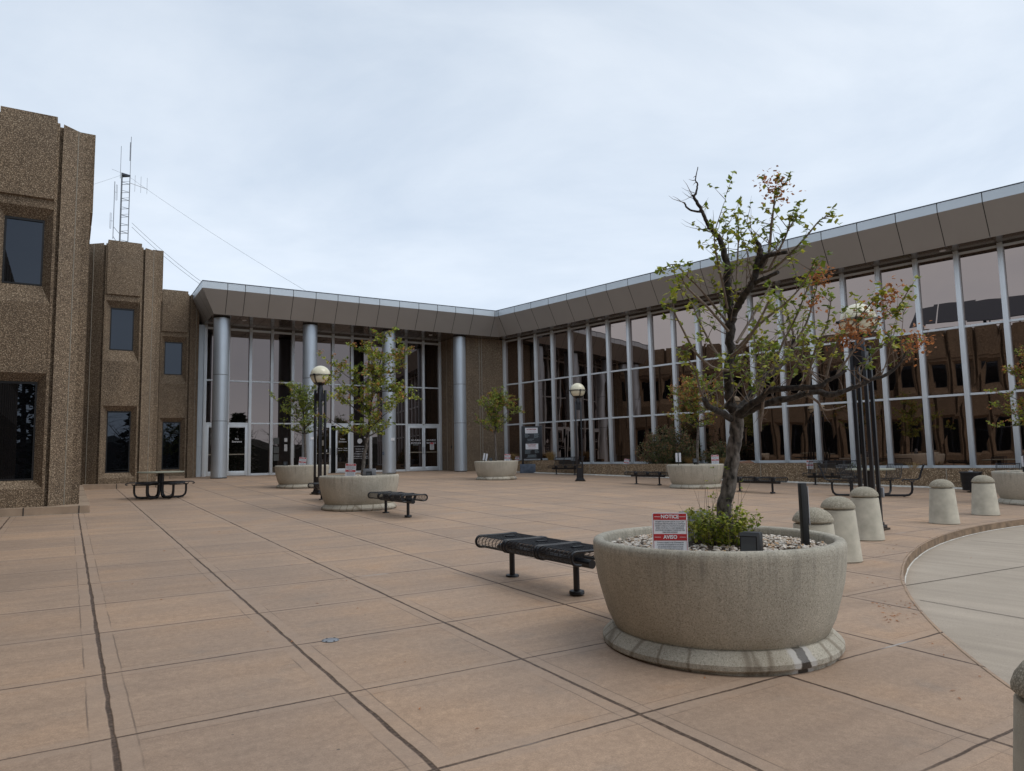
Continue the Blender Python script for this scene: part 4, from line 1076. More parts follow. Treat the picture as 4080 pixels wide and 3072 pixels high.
small_tree("small green tree right at the entrance, behind the left globe lamp", PL[2], (.09,-.08), .72, 1.15, 3.15, 1.15, (-.04,.03), 32, 2.2, .03, .062, True, .3)
small_tree("small round headed tree in front of the brown aggregate wall", PL[3], (0,0), .72, 1.25, 3.35, 1.15, (-.02,.02), 33, 2.2, .4, .066, True, .25)
small_tree("small tree with rusty seed tips behind the tallest tree's trunk", PL[4], (.06,-.05), .72, 1.3, 3.2, 1.2, (.06,-.06), 34, 1.4, 1.1, .064, True, .2)
small_tree("tree at the right edge of the picture, only its leafy left side in view", PL[5], (.1,-.05), .72, 1.1, 3.1, .95, (0,0), 35, 1.6, .6, .06)

# ---- suckering shrub round the near trunk
random.seed(44)
sh = thing("shrub", "low green shrub with bare upright twigs round the foot of the tallest tree", "shrub", (tx-.02, ty-.05, gz(tx,ty)+.71))
mw = MB(); ml = MB()
for k in range(150):
    a = random.uniform(0,6.28); r = random.uniform(.03,.17)
    p = Vector((r*math.cos(a), r*math.sin(a), -.02)); d = Vector((math.cos(a)*.55, math.sin(a)*.55, 1))
    s_ = shoot(mw, p, d, random.uniform(.14,.34), .003, 6, .3, .22, 4)
    leaves_along(ml, s_, .036, .1, 2.2, 2, (0,1,2), (3,7,1))
for k in range(22):
    a = random.uniform(0,6.28); p = Vector((.10*math.cos(a), .10*math.sin(a), 0)); d = Vector((random.gauss(0,.28),random.gauss(0,.28),1))
    s_ = shoot(mw, p, d, random.uniform(.35,.62), .0026, 6, .3, .10, 4)
    if random.random() < .3: leaves_along(ml, s_, .028, .1, .8, 1)
mw.build("stems", MAT['twig'], sh, 60); ml.build("foliage", [MAT['leaf'], MAT['leafy'], MAT['leafd']], sh, 0)
mb = MB(); random.seed(8); stone(mb, (0,0,0), 1.0)
fr = mb.build("slate_stone", MAT['slate'], smooth=0); fr.scale = (.13,.09,.045); fr.location = (tx-.13, ty-.07, gz(tx,ty)+.70); fr.rotation_euler = (0,.1,-.6)
tag(fr, "flat grey slate stone lying on the gravel behind the notice sign", "stone")

# ================================================================== SIGNS, FLOODLIGHTS, POSTS IN THE PLANTERS
CAMR = Vector((.7347,-.6784,0)); CAMF = Vector((.680,.7332,0))
def notice_sign(label, loc, rz, tilt=(0,0), full=False, post=True, hscale=1.0):
    t = thing("notice_sign", label, "sign", loc, rz, "red and white notice signs"); t.rotation_euler = (tilt[0], tilt[1], rz)
    W, H, b = .245, .30*hscale, .07
    def rrect(w_, h, r, zc, d, mb, mi, n=5):
        pts = []
        for (cx, cz, a0) in ((w_/2-r, h/2-r, 0), (-w_/2+r, h/2-r, 90), (-w_/2+r, -h/2+r, 180), (w_/2-r, -h/2+r, 270)):
            for k in range(n): a = R(a0+90*k/(n-1)); pts.append((cx+r*math.cos(a), cz+r*math.sin(a)))
        m_ = len(pts)
        vs = [(x, d[0], zc+z) for x, z in pts] + [(x, d[1], zc+z) for x, z in pts]
        mb.add(vs, [tuple(range(m_)), tuple(range(2*m_-1, m_-1, -1))] + [(i, m_+i, m_+(i+1)%m_, (i+1)%m_) for i in range(m_)], mi)
    zc = b+H/2
    q = MB(); rrect(W, H, .018, zc, (-.0015,.0015), q, 0); pl_ = q.build("plate", MAT['white'], t, 0)
    q = MB(); x0 = W/2-.008
    def band(z0, z1): q.box(-x0, x0, -.0035, -.0018, zc+z0*H, zc+z1*H, 0)
    band(.335, .475); band(-.125, .02)
    for z in (.405, -.05):
        for sg in (-1, 1): q.box(sg*.065 if sg > 0 else -x0+.006, x0-.006 if sg > 0 else -.065, -.0042, -.0036, zc+z*H-.0012, zc+z*H+.0012, 1)
    for sg in (-1, 1): q.box(sg*x0-.0012, sg*x0+.0012, -.0034, -.0018, zc-.485*H, zc+.335*H, 0)
    def TX(s, size, z, mi, bold=0, sx=1.0): P_text(q, s, size, 0, zc+z*H, -.0045, mi=mi, bold=bold, sx=sx)
    TX("NOTICE", .034, .405, 1, .0012); TX("AVISO", .034, -.05, 1, .0012)
    L1 = ["FOR SAFETY AND SECURITY REASONS, DO NOT LEAVE","UNATTENDED ITEMS IN PLANTERS OR ON COURTHOUSE","PROPERTY. DOING SO IS A VIOLATION OF COLORADO","REVISED STATUTE 18-8-117, A CLASS 3 MISDEMEANOR.","VIOLATORS MAY BE CRIMINALLY CHARGED AND THEIR","ITEM(S) SEIZED AS EVIDENCE."]
    L2 = ["Por razones de seguridad, no deje objectos desatendido","en las macetas o en la propiedad de las Cortes. Al hacer","esto una violacion de Estatuto Revisado de Colorado","18-8-117, lo cual es un delito menor de tercera clase.","Los infractores tal vez pueden ser acusados de un delito","y sus pertenencias confiscadas como evidencia."]
    for i, s in enumerate(L1): TX(s, .0112, .292-.047*i, 2, .0003, .72 if full else .72)
    for i, s in enumerate(L2): TX(s, .0112, -.17-.047*i, 2, .0003, .72)
    q.build("lettering", [MAT['red'], MAT['white'], MAT['ink']], pl_, 0)
    if post:
        q = MB(); q.box(-.008,.008,.0025,.012,-.12,b+H*.9); q.build("stake", MAT['blackmatt'], t, 0)
    return t
RZF = math.atan2(CAMR.y, CAMR.x)           # facing the middle of the plaza, towards the camera
def atp(i, lat, fwd=0.0, h=.70):
    x = PL[i][0]+CAMR.x*lat+CAMF.x*fwd; y = PL[i][1]+CAMR.y*lat+CAMF.y*fwd; return Vector((x, y, gz(PL[i][0],PL[i][1])+h))
ns = notice_sign("crisp red and white NOTICE sign in the nearest planter's gravel", atp(0,-.47,-.62,.640), RZF+R(3), (R(-4),R(1.5)), True)
def nsign(label, loc, rz, tilt=(0,0)):
    c = dup(ns, label, loc, rz); c.rotation_euler = (tilt[0], tilt[1], rz); return c
nsign("NOTICE sign at the foot of the tree in the planter beside the left lamp", atp(1,-.13,-.4,.68), RZF, (R(-4),R(3)))
nsign("leaning NOTICE sign in the planter near the entrance columns", atp(2,.07,-.3,.68), RZF+R(5), (R(-5),R(6)))
nsign("NOTICE sign at the right rim of the planter by the black notice board", atp(3,.47,-.2,.68), RZF, (0,R(2)))
nsign("NOTICE sign just left of the big trunk, in the planter by the juniper bush", atp(4,.60,-.3,.70), RZF, (R(-2),0))
nsign("low NOTICE sign in the bed left of the black notice board", (26.1,27.9,1.06), RZF-R(25), (R(-8),R(2)))
nsign("tilted NOTICE sign in the bed at the left of the juniper bush", (25.95,20.5,.86), RZF-R(30), (R(-10),R(10)))
nsign("NOTICE sign leaning over in the bed beside the red boulder", (25.95,14.55,.70), RZF-R(30), (R(-20),R(-22)))
nsign("NOTICE sign hung on the low wall left of the backed bench", (25.50,11.75,.72), R(-90), (R(0),R(0)))
def back_sign(label, loc, rz, tilt=0, w_=.18, h=.30):
    t = thing("reversed_sign", label, "sign", loc, rz, "signs seen from behind"); t.rotation_euler = (0, tilt, rz)
    q = MB(); q.cbox((0,0,.10+h/2),(w_,.004,h)); q.build("plate", MAT['white'], t, 0)
    q = MB(); q.box(-.014,.014,-.02,-.003,-.1,.10+h+.02); q.build("stake", MAT['blackmatt'], t, 0); return t
bs = back_sign("blank white sign back, tilted, in the planter by the black notice board", atp(3,-.50,0,.70), RZF, R(10))
c = dup(bs, "upright blank white sign back in the planter by the juniper bush", atp(4,-.57,-.1,.76), RZF); c.rotation_euler = (0, 0, RZF)

def flood(label, loc, rz, panel=False):
    t = thing("floodlight", label, "floodlight", loc, rz, "black planter floodlights")
    q = MB(); q.cbox((0,0,.075),(.125,.085,.17), bev=.012); q.add([(-.062,-.0425,.0),(.062,-.0425,.0),(.055,-.075,.03),(-.055,-.075,.03),(-.062,-.0425,.16),(.062,-.0425,.16),(.055,-.07,.14),(-.055,-.07,.14)], [(0,1,2,3),(7,6,5,4),(3,2,6,7),(0,3,7,4),(1,5,6,2)]); q.build("housing", MAT['blackmatt'], t, 30)
    q = MB(); q.quad((-.048,-.076,.038),(.048,-.076,.038),(.048,-.0715,.134),(-.048,-.0715,.134)); q.build("lens", MAT['clear'], t, 0)
    q = MB(); q.box(-.02,.02,-.02,.02,-.1,.0); q.build("bracket", MAT['blackmatt'], t, 0)
    if panel:
        q = MB(); q.cbox((0,.06,.10),(.30,.01,.24), bev=.004); q.build("reflector_plate", MAT['galv'], t, 30)
    return t
f0 = flood("black floodlight at the front of the nearest planter", atp(0,.09,-.60,.70), RZF-R(35))
for s_ in (1,): f0.scale = (1.05,1.05,1.05)
f1 = flood("floodlight with a pale grey plate behind the big trunk", atp(0,-.07,.42,.72), RZF+R(200), True)
dup(f1, "floodlight with a pale grey plate in the planter beside the left lamp", atp(1,.27,-.2,.70), RZF)
dup(f0, "small black floodlight in the planter near the entrance columns", atp(2,-.58,0,.74), RZF)
dup(f0, "small black floodlight in the planter by the black notice board", atp(3,-.22,-.1,.74), RZF)
dup(f0, "black floodlight left of the trunk in the planter by the juniper bush", atp(4,-.03,-.1,.80), RZF)
def bpost(label, loc, rz, h):
    t = thing("sign_post", label, "post", loc, rz, "black square posts in planters")
    q = MB(); q.cbox((0,0,h/2-.05),(.048,.048,h+.1), bev=.004); q.build("post", MAT['blackmatt'], t)
    q = MB(); q.cbox((.034,.03,h*.66),(.004,.10,h*.58)); q.build("sign_plate", MAT['white'], t, 0); return t
bp = bpost("black square post with an edge-on white sign, in the nearest planter", atp(0,.64,-.14,.68), RZF+R(6), .49)
dup(bp, "black post in the planter at the right edge of the picture", atp(5,-.32,0,.72), RZF+R(170), .9)

# ================================================================== BEDS ALONG THE GLASS
def bush(label, loc, w_, h, d_, seed, n, name="juniper_bush"):
    random.seed(seed); t = thing(name, label, "bush", loc)
    mw = MB(); ml = MB()
    for k in range(n):
        a = random.uniform(0,6.28); fr_ = random.random()**.6
        tip = Vector((math.cos(a)*d_/2*fr_, math.sin(a)*w_/2*fr_, h*(.30+.70*(1-fr_**2.2))*random.uniform(.72,1.08)))
        p = Vector((tip.x*.25, tip.y*.25, .02)); pts = []
        for i in range(7):
            f = i/6; q = p.lerp(tip, f)+Vector((random.gauss(0,.02),random.gauss(0,.02),-.15*h*math.sin(f*3.14)*fr_)); pts.append(q)
        mw.tube(pts, [.012*(1-.8*i/6) for i in range(7)], 4)
        for i in range(2, 7):
            for j in range(15):
                c_ = pts[i]+Vector((random.gauss(0,.06),random.gauss(0,.06),random.gauss(0,.05)))
                leaf_at(ml, c_, (tip-p).normalized()*.9+Vector((random.gauss(0,.6),random.gauss(0,.6),random.gauss(.3,.5))), random.uniform(.05,.10), 0 if random.random() < .72-.25*(i == 6) else 1)
    mw.build("stems", MAT['twig'], t, 60); ml.build("foliage", [MAT['juniper'], MAT['junbrown']], t, 0); return t
bush("large dark juniper bush with bronze tips in front of the mirror glass", (26.3,18.35,.93), 3.5, 1.65, 1.5, 61, 150)
bush("small scrubby brown bush between the juniper and the red boulder", (26.4,15.9,.93), 1.5, .85, 1.0, 62, 40)
def tuft(label, loc, h, n, seed, spread=.35):
    random.seed(seed); mb = MB()
    for k in range(n):
        a = random.uniform(0,6.28); d = Vector((math.cos(a)*spread*random.random(), math.sin(a)*spread*random.random(), 0)); hh = h*random.uniform(.6,1.1)
        p0_ = Vector(d)*.25; p1_ = p0_+Vector((d.x*.6,d.y*.6,hh*.7)); p2_ = p0_+Vector((d.x*1.9,d.y*1.9,hh*random.uniform(.6,1)))
        s_ = Vector((-math.sin(a),math.cos(a),0))*.006
        mb.add([p0_-s_,p0_+s_,p1_+s_*.8,p1_-s_*.8,p2_], [(0,1,2,3),(3,2,4)])
    o = mb.build("grass_tuft", MAT['drygrass'], smooth=0); o.location = loc
    return tag(o, label, "grass", "dry grass tufts in the bed")
tuft("tan dry grass clump left of the trunk in the bed behind the concrete planter", (26.0,17.0,.93), .42, 320, 71, .6)
tuft("second tan dry grass clump in the bed, just left of the red boulder", (26.0,15.5,.93), .38, 240, 72, .5)
tuft("dry grass clump to the left of the black notice board", (26.2,28.2,1.14), .55, 200, 73, .4)
tuft("dry grass clump at the right side of the black notice board", (26.1,25.35,1.14), .62, 260, 74, .45)
tuft("wispy dry grass above the low wall right of the chair table", (26.2,8.55,.75), .32, 60, 75, .4)
random.seed(9); mb = MB(); stone(mb, (0,0,0), 1.0)
bo = mb.build("boulder", MAT['boulder'], smooth=30); bo.scale = (.32,.50,.20); bo.location = (26.2,14.75,.98)
tag(bo, "rounded red sandstone boulder in the bed behind the low wall", "boulder")
random.seed(80); t = thing("bed_plant", "low dark green plant in the bed behind the chair table", "plant", (26.1,10.4,.76)); mw = MB(); ml = MB()
for k in range(26):
    s_ = shoot(mw, Vector((random.gauss(0,.05),random.gauss(0,.25),0)), Vector((random.gauss(0,.5),random.gauss(0,.6),1)), random.uniform(.1,.22), .003, 4)
    leaves_along(ml, s_, .05, .1, 1.4, 2, (2,), (1,))
mw.build("stems", MAT['twig'], t, 60); ml.build("foliage", [MAT['leaf'], MAT['leafy'], MAT['leafd']], t, 0)

# ================================================================== BENCHES (local y along the bench)
def bench_profile():
    pts = []
    W, Zt, r = .235, .455, .062
    pts.append((-W+.055, Zt-2*r-.003))
    for k in range(9):
        a = R(250-20*k*.98-0) if False else R(-90-22.5*k); pts.append((-W+ .0 + r*math.cos(a)+r*.15, Zt-r+r*math.sin(a)))
    n = 6
    for k in range(1, n): pts.append((-W+2*W*k/n, Zt-.004*math.sin(math.pi*k/n)))
    for k in range(9):
        a = R(90-22.5*k); pts.append((W-r*.15+r*math.cos(a), Zt-r+r*math.sin(a)))
    pts.append((W-.055, Zt-2*r-.003))
    return pts
def resample(p, d):
    out = [p[0]]; acc = 0
    for a, b in zip(p[:-1], p[1:]):
        L_ = math.hypot(b[0]-a[0], b[1]-a[1]); t = d-acc
        while t <= L_: out.append((a[0]+(b[0]-a[0])*t/L_, a[1]+(b[1]-a[1])*t/L_)); t += d
        acc = (acc+L_) % d
    return out
def mesh_seat(prof, y0, y1, parent, name="seat", pitch=.0165, bars=8, frame_r=.0145, rib=.0042, rod=.0034):
    q = MB()
    for y in (y0+frame_r, y1-frame_r): q.tube([(x, y, z) for x, z in prof], frame_r, 8)
    for (x, z) in (prof[0], prof[-1]): q.tube([(x, y0+frame_r, z), (x, y1-frame_r, z)], frame_r*.8, 6)
    for (x, z) in resample(prof, pitch): q.tube([(x, y0+.01, z), (x, y1-.01, z)], rod, 4, cap=False)
    for k in range(1, bars):
        y = y0+(y1-y0)*k/bars; q.tube([(x, y, z) for x, z in prof], rib, 4, cap=False)
    return q.build(name, MAT['black'], parent, 50)
def leg_part(t, x, y, h=.40):
    q = MB(); q.lathe([(.075,0),(.075,.028),(.070,.034),(.035,.036)], 28); q.tube([(0,0,.03),(0,0,h-.1)], .031, 16)
    l = q.build("leg", MAT['black'], t, 45); l.location = (x, y, 0); return l
def flat_bench(label, loc, rz):
    t = thing("flat_bench", label, "bench", loc, rz, "black wire mesh benches without backs")
    pr_ = bench_profile()
    for k in range(3): mesh_seat(pr_, -.93+.625*k, -.93+.625*k+.605, t)
    q = MB(); q.tube([(0,-.86,.315),(0,.86,.315)], .043, 18); q.build("beam", MAT['black'], t, 50)
    for k in range(3):
        q = MB(); y = -.93+.625*k+.3
        q.cbox((0,y,.40),(.12,.05,.13))
        q.build("bracket", MAT['black'], t, 0)
    leg_part(t, 0, -.6); leg_part(t, 0, .6); return t
FB = flat_bench("backless black mesh bench nearest the camera, running up to the big planter", PB(4.30,6.37,gB(4.3,6.37)), ANG)
def fb(label, s, o, rz=0.0): return dup(FB, label, PB(s,o,gB(s,o)), ANG+rz)
fb("backless black mesh bench in front of the planter beside the left lamp", 5.95, 14.25)
fb("backless black mesh bench mostly hidden behind the planter beside the left lamp", 5.93, 18.83)
fb("backless black mesh bench left of the planter by the juniper bush", 17.72, 19.35)
fb("backless black mesh bench right of the big trunk, before the low wall", 17.48, 14.41)

def back_profile():
    return [(-.20,.325),(-.235,.335),(-.255,.365),(-.25,.405),(-.22,.43),(-.14,.437),(-.02,.425),(.08,.415),(.15,.43),(.19,.475),(.215,.55),(.24,.66),(.27,.76),(.31,.835),(.345,.85),(.375,.83)]
def back_bench(label, loc, rz):
    t = thing("backed_bench", label, "bench", loc, rz, "black wire mesh benches with backs")
    pr_ = back_profile()
    for k in range(3): mesh_seat(pr_, -.93+.625*k, -.93+.625*k+.605, t, "seat_and_back", .028, 11, .0125, .0045)
    q = MB(); q.tube([(0,-.86,.30),(0,.86,.30)], .043, 16); q.build("beam", MAT['black'], t, 50)
    for k in range(3):
        q = MB(); y = -.93+.625*k+.3; q.cbox((0,y,.37),(.14,.05,.10)); q.build("bracket", MAT['black'], t, 0)
    leg_part(t, 0, -.6); leg_part(t, 0, .6); return t
# local +x is the back; the east wing benches have their backs to the wall
BB = back_bench("black mesh bench with a back against the low wall, left of the near lamp's poles", (24.75,10.65,gz(24.75,10.65)), 0)
dup(BB, "black mesh bench with a back behind the far globe lamp", (25.0,23.35,gz(25.0,23.35)), 0)
dup(BB, "black mesh bench with a back standing behind the trash can and last bollard", (24.9,5.0,gz(24.9,5.0)), R(4))

# ================================================================== TABLES
def seat_profile(back):
    p = [(.17,.40),(.205,.405),(.215,.43),(.185,.455),(.10,.462),(0,.455),(-.10,.458)]
    if back: return [(-x, z) for x, z in [(.215,.415),(.225,.43),(.19,.455),(.10,.46),(0,.45),(-.10,.452),(-.17,.48),(-.20,.55),(-.235,.67),(-.275,.78),(-.31,.85)]]
    return [(-x, z) for x, z in p + [(-.185,.45),(-.215,.43),(-.205,.405),(-.17,.40)]]
def table(label, loc, rz, back, n, first, rseat, rtop, skip=()):
    t = thing("picnic_table", label, "table", loc, rz, None)
    q = MB(); q.lathe([(0,.715),(rtop-.02,.715),(rtop,.725),(rtop,.748),(rtop-.006,.755),(0,.755)], 56); q.build("table_top", MAT['tabletop'], t, 40)
    for k in range(n):
        if k in skip: continue
        a = first+2*math.pi*k/n; ca, sa = math.cos(a), math.sin(a); rl = rseat
        q = MB(); pts = [(ca*.055,sa*.055,.71),(ca*.055,sa*.055,.25),(ca*.07,sa*.07,.12),(ca*.12,sa*.12,.055),(ca*.2,sa*.2,.035)]
        pts += [(ca*(rl-.17),sa*(rl-.17),.035),(ca*(rl-.08),sa*(rl-.08),.05),(ca*(rl-.02),sa*(rl-.02),.11),(ca*rl,sa*rl,.2),(ca*rl,sa*rl,.395)]
        q.tube(pts, .03, 10); q.tube([(ca*(rl-.06),sa*(rl-.06),.43),(ca*(rl-.05),sa*(rl-.05),.395),(ca*(rl+.05),sa*(rl+.05),.395),(ca*(rl+.06),sa*(rl+.06),.43)], .014, 6)
        q.cbox((ca*(rl-.2),sa*(rl-.2),.006),(.05,.05,.014))
        q.build("post_and_leg", MAT['black'], t, 50)
        st = MB(); M = Matrix.Rotation(a, 4, 'Z') @ Matrix.Translation((rl, 0, 0)); pr_ = seat_profile(back); w_ = .21
        def wd(i, x, z): return w_ if not back else w_*(1.0 if z < .6 else 1.0)
        for y in (-w_, w_): st.tube([(x, y, z) for x, z in pr_], .0115, 8, 0, M)
        for (x, z) in (pr_[0], pr_[-1]): st.tube([(x, -w_, z), (x, w_, z)], .0115, 8, 0, M)
        for k2 in range(1, 9): y = -w_+2*w_*k2/9; st.tube([(x, y, z) for x, z in pr_], .0055 if back else .011, 4, 0, M, False)
        for (x, z) in resample(pr_, .03 if back else .045): st.tube([(x, -w_, z), (x, w_, z)], .0028 if back else .007, 4, 0, M, False)
        st.build("seat", MAT['black'], t, 50)
    return t
table("round picnic table with six backless black seats in front of the left building", (6.50,21.75,gz(6.5,21.75)), 0, False, 6, R(-17), .66, .61)
table("round table ringed by black mesh chairs with backs, behind the near lamp", (20.55,7.80,gz(20.55,7.8)), 0, True, 6, R(-69), .98, .62, (5,))

# ================================================================== LAMPS
def lamp(label, loc, rz):
    t = thing("globe_lamp", label, "street lamp", loc, rz, "globe lamps on four black poles")
    q = MB(); q.cbox((0,0,.015),(.42,.42,.03),1); q.cbox((0,0,.055),(.36,.36,.05), bev=.01); q.cbox((0,0,.10),(.30,.30,.05), bev=.012); q.build("base", [MAT['black'], MAT['soil']], t, 30)
    for sx in (-1,1):
        for sy in (-1,1):
            q = MB(); q.cbox((sx*.105,sy*.105,1.6),(.058,.058,3.1), bev=.006); q.build("pole", MAT['black'], t)
    for (z0, z1) in ((.12,.52),(2.82,3.05)):
        q = MB()
        for s_ in (-1,1):
            q.box(-.076,.076,s_*.105-.012,s_*.105+.012,z0,z1); q.box(s_*.105-.012,s_*.105+.012,-.076,.076,z0,z1)
        q.build("tie_plate", MAT['black'], t, 0)
    q = MB(); q.lathe([(.055,2.85),(.055,3.02),(.085,3.02),(.085,3.20),(.07,3.24),(.07,3.34)], 24); q.build("neck", MAT['black'], t, 40)
    q = MB(); rg, zc = .30, 3.60
    q.lathe([(rg*math.sin(math.pi*k/28), zc-rg*math.cos(math.pi*k/28)) for k in range(29)], 48, close=False); g = q.build("globe", MAT['globe'], t, 60)
    q = MB(); n = 40; rr_ = rg+.012
    for z in (zc+.012, zc-.018): q.tube([(rr_*1.0*math.cos(2*math.pi*k/n), rr_*math.sin(2*math.pi*k/n), z) for k in range(n+1)], .008, 6)
    for a in (R(20),R(110),R(200),R(290)):
        for da in (-.05,.05): q.tube([(rr_*math.cos(e)*math.cos(a+da), rr_*math.cos(e)*math.sin(a+da), zc+rr_*math.sin(e)) for e in [R(-90*k/10) for k in range(11)]], .0085, 6)
        q.cbox((.02,0,0),(.05,.05,.05),0,Matrix.Rotation(a,4,'Z') @ Matrix.Translation((rr_,0,zc)))
    q.build("cage", MAT['black'], t, 50)
    q = MB(); rc_ = rg+.006; q.lathe([(.06,zc-rc_-.01)]+[(rc_*math.sin(R(a)), zc-rc_*math.cos(R(a))) for a in (14,20,26,32,38,42)], 32, close=False); q.build("cup", MAT['black'], t, 60)
    return t
LP = lamp("near globe lamp behind the bollards, its globe veiled by the big tree's branches", (12.83,4.90,gz(12.83,4.9)), ANG+R(8))
dup(LP, "globe lamp on the left, between the two left planters and before the columns", (10.43,19.86,gz(10.43,19.86)), ANG+R(20))
dup(LP, "far globe lamp standing before the glass wing, right of the black notice board", (21.25,19.07,gz(21.25,19.07)), R(43))
q = MB(); q.cbox((0,0,0),(.05,.10,.17), bev=.01)
bx_ = q.build("outlet_box", MAT['galv'], LP); bx_.location = (.15,-.12,.62)

# ================================================================== BOLLARDS
def bollard(label, loc):
    t = thing("bollard", label, "bollard", loc, 0, "round topped concrete bollards along the kerb")
    q = MB(); q.lathe([(.238,-.02),(.240,.006),(.252,.012),(.246,.02),(.198,.625),(.192,.632),(.17,.634)], 56, close=False); q.build("shaft", MAT['planter_b'], t, 40)
    q = MB(); q.lathe([(.165,.62),(.165,.652)], 40, close=False); q.build("groove", MAT['planter_b'], t, 40)
    q = MB(); q.lathe([(.165,.650),(.192,.651),(.204,.658),(.204,.672),(.192,.704),(.168,.738),(.135,.766),(.09,.787),(.045,.797),(0,.80)], 56, close=False); q.build("dome", MAT['dome'], t, 50)
    return t
MAT['planter_b'] = plain("bollard_concrete", (0.47,0.43,0.345), 0.88, var=0.16, scale=7, bump=0.35, bscale=130)
MAT['dome'] = aggregate("bollard_dome_aggregate", (0.40,0.36,0.28), (0.50,0.455,0.365), (0.60,0.55,0.46), 120, 0.15)
bl = [((7.5,3.46),"bollard mostly hidden behind the nearest planter, only its domed cap in view"),((9.24,3.93),"domed concrete bollard just right of the nearest planter"),((11.5,4.48),"domed concrete bollard standing in front of the near lamp's poles"),((14.71,4.35),"domed concrete bollard standing alone right of the chair table"),((16.98,4.26),"farthest domed concrete bollard, in front of the trash can"),((2.99,.51),"concrete bollard cut off by the picture's lower right edge")]
b0 = bollard(bl[0][1], (*bl[0][0], gz(*bl[0][0])))
for (x, y), lab in bl[1:]: dup(b0, lab, (x, y, gz(x,y)), random.uniform(0,6))

# ================================================================== NOTICE BOARD, TRASH CAN, COVER
t = thing("notice_board", "black ATTENTION notice board on a painted blue grey box by the low wall", "sign board", (25.45,26.05,gz(25.45,26.05)), R(-43))
q = MB(); q.cbox((0,.22,.22),(1.27,.48,.48), bev=.01); q.build("base_box", MAT['bluebase'], t, 30)
for x in (-.475,.475):
    q = MB(); q.cbox((x,.20,1.42),(.10,.10,1.95), bev=.005); q.build("post", MAT['signblack'], t)
q = MB(); q.cbox((0,.20,1.55),(.85,.07,1.66), bev=.005); pn = q.build("panel", MAT['signblack'], t)
q = MB(); q.cbox((0,.20,.70),(.85,.03,.03)); q.build("rail", MAT['galv'], t, 0)
D = .20-.0365
q = MB(); q.cbox((-.01,D,2.16),(.645,.006,.28)); q.cbox((.0,D,1.345),(.645,.006,.29)); q.build("white_plate", MAT['white'], pn, 0)
q = MB(); d2 = D-.005
def TT(s, size, x, z, mi, bold=0, sx=1.0): P_text(q, s, size, x, z, d2, mi=mi, bold=bold, sx=sx)
TT("ATTENTION", .088, -.01, 2.215, 1, .004); TT("The following items are PROHIBITED", .034, -.01, 2.125, 1); TT("in the Boulder County Justice Center", .034, -.01, 2.07, 1)
TT("SU ATENCION", .068, 0, 1.445, 1, .003); TT("POR FAVOR", .068, 0, 1.37, 1, .003)
TT("Los siguientes articulos estan prohibidos", .03, 0, 1.305, 1); TT("dentro del Centro de Justicia", .028, 0, 1.265, 1); TT("del Condado de Boulder", .028, 0, 1.228, 1)
random.seed(3)
def rows(x0, z0, n, lens, dz, h):      # lines of print too small to read: word shaped dashes
    for i in range(n):
        x = x0; end = x0+lens*random.uniform(.55,1.0)
        while x < end-.01:
            wl = random.uniform(.02,.06); q.box(x, min(end,x+wl), d2-.001, d2+.002, z0-i*dz-h/2, z0-i*dz+h/2, 2); x += wl+.010
rows(-.35,1.98,6,.26,.032,.013); rows(.12,1.98,7,.26,.032,.013); rows(-.22,1.73,4,.40,.028,.011); rows(-.28,1.575,1,.62,.03,.014)
rows(-.36,1.15,6,.38,.032,.013); rows(.15,1.15,5,.22,.032,.013); rows(-.22,.92,4,.48,.028,.012); rows(-.28,.80,1,.60,.03,.014)
q.build("lettering", [MAT['white'], MAT['redtext'], MAT['dimvinyl']], pn, 0)

t = thing("trash_can", "black slatted trash can beside the farthest bollard", "trash can", (24.15,6.35,gz(24.15,6.35)))
q = MB()
for k in range(30):
    a = 2*math.pi*k/30; M = Matrix.Rotation(a,4,'Z'); q.add([(.235,-.017,.06),(.235,.017,.06),(.275,.020,.58),(.275,-.020,.58)], [(0,1,2,3)], 0, M)
for z, r in ((.08,.238),(.2,.247),(.32,.256),(.44,.265),(.56,.275)): q.lathe([(r-.006,z-.014),(r+.006,z-.014),(r+.006,z+.014),(r-.006,z+.014)], 36)
q.build("basket", MAT['black'], t, 30)
q = MB(); q.lathe([(.22,.07),(.25,.55)], 28, close=False); q.lathe([(.0,.06),(.22,.06)], 28, close=False); q.build("liner", MAT['blackmatt'], t)
q = MB(); q.lathe([(.29,.565),(.30,.58),(.29,.60),(.20,.605),(.19,.56)], 36, close=False); q.build("rim", MAT['black'], t)
q = MB(); q.lathe([(.13,0),(.13,.03),(.06,.035),(.06,.06)], 24); q.build("foot", MAT['black'], t)
q = MB(); q.lathe([(0,.60),(.05,.60),(.055,.625),(0,.63)], 16); c_ = q.build("lid_knob", MAT['white'], t)

q = MB(); q.lathe([(.062,-.002),(.066,.004),(.060,.006),(0,.0065)], 28, close=False)
for k in range(6): q.box(-.006,.006,.05,.062,.005,.008,1,Matrix.Rotation(k*math.pi/3,4,'Z'))
cv = q.build("valve_cover", [MAT['galv'], MAT['blackmatt']]); cv.location = (2.76,5.07,gz(2.76,5.07)); tag(cv, "small round grey metal cover set in a paving joint", "utility cover")

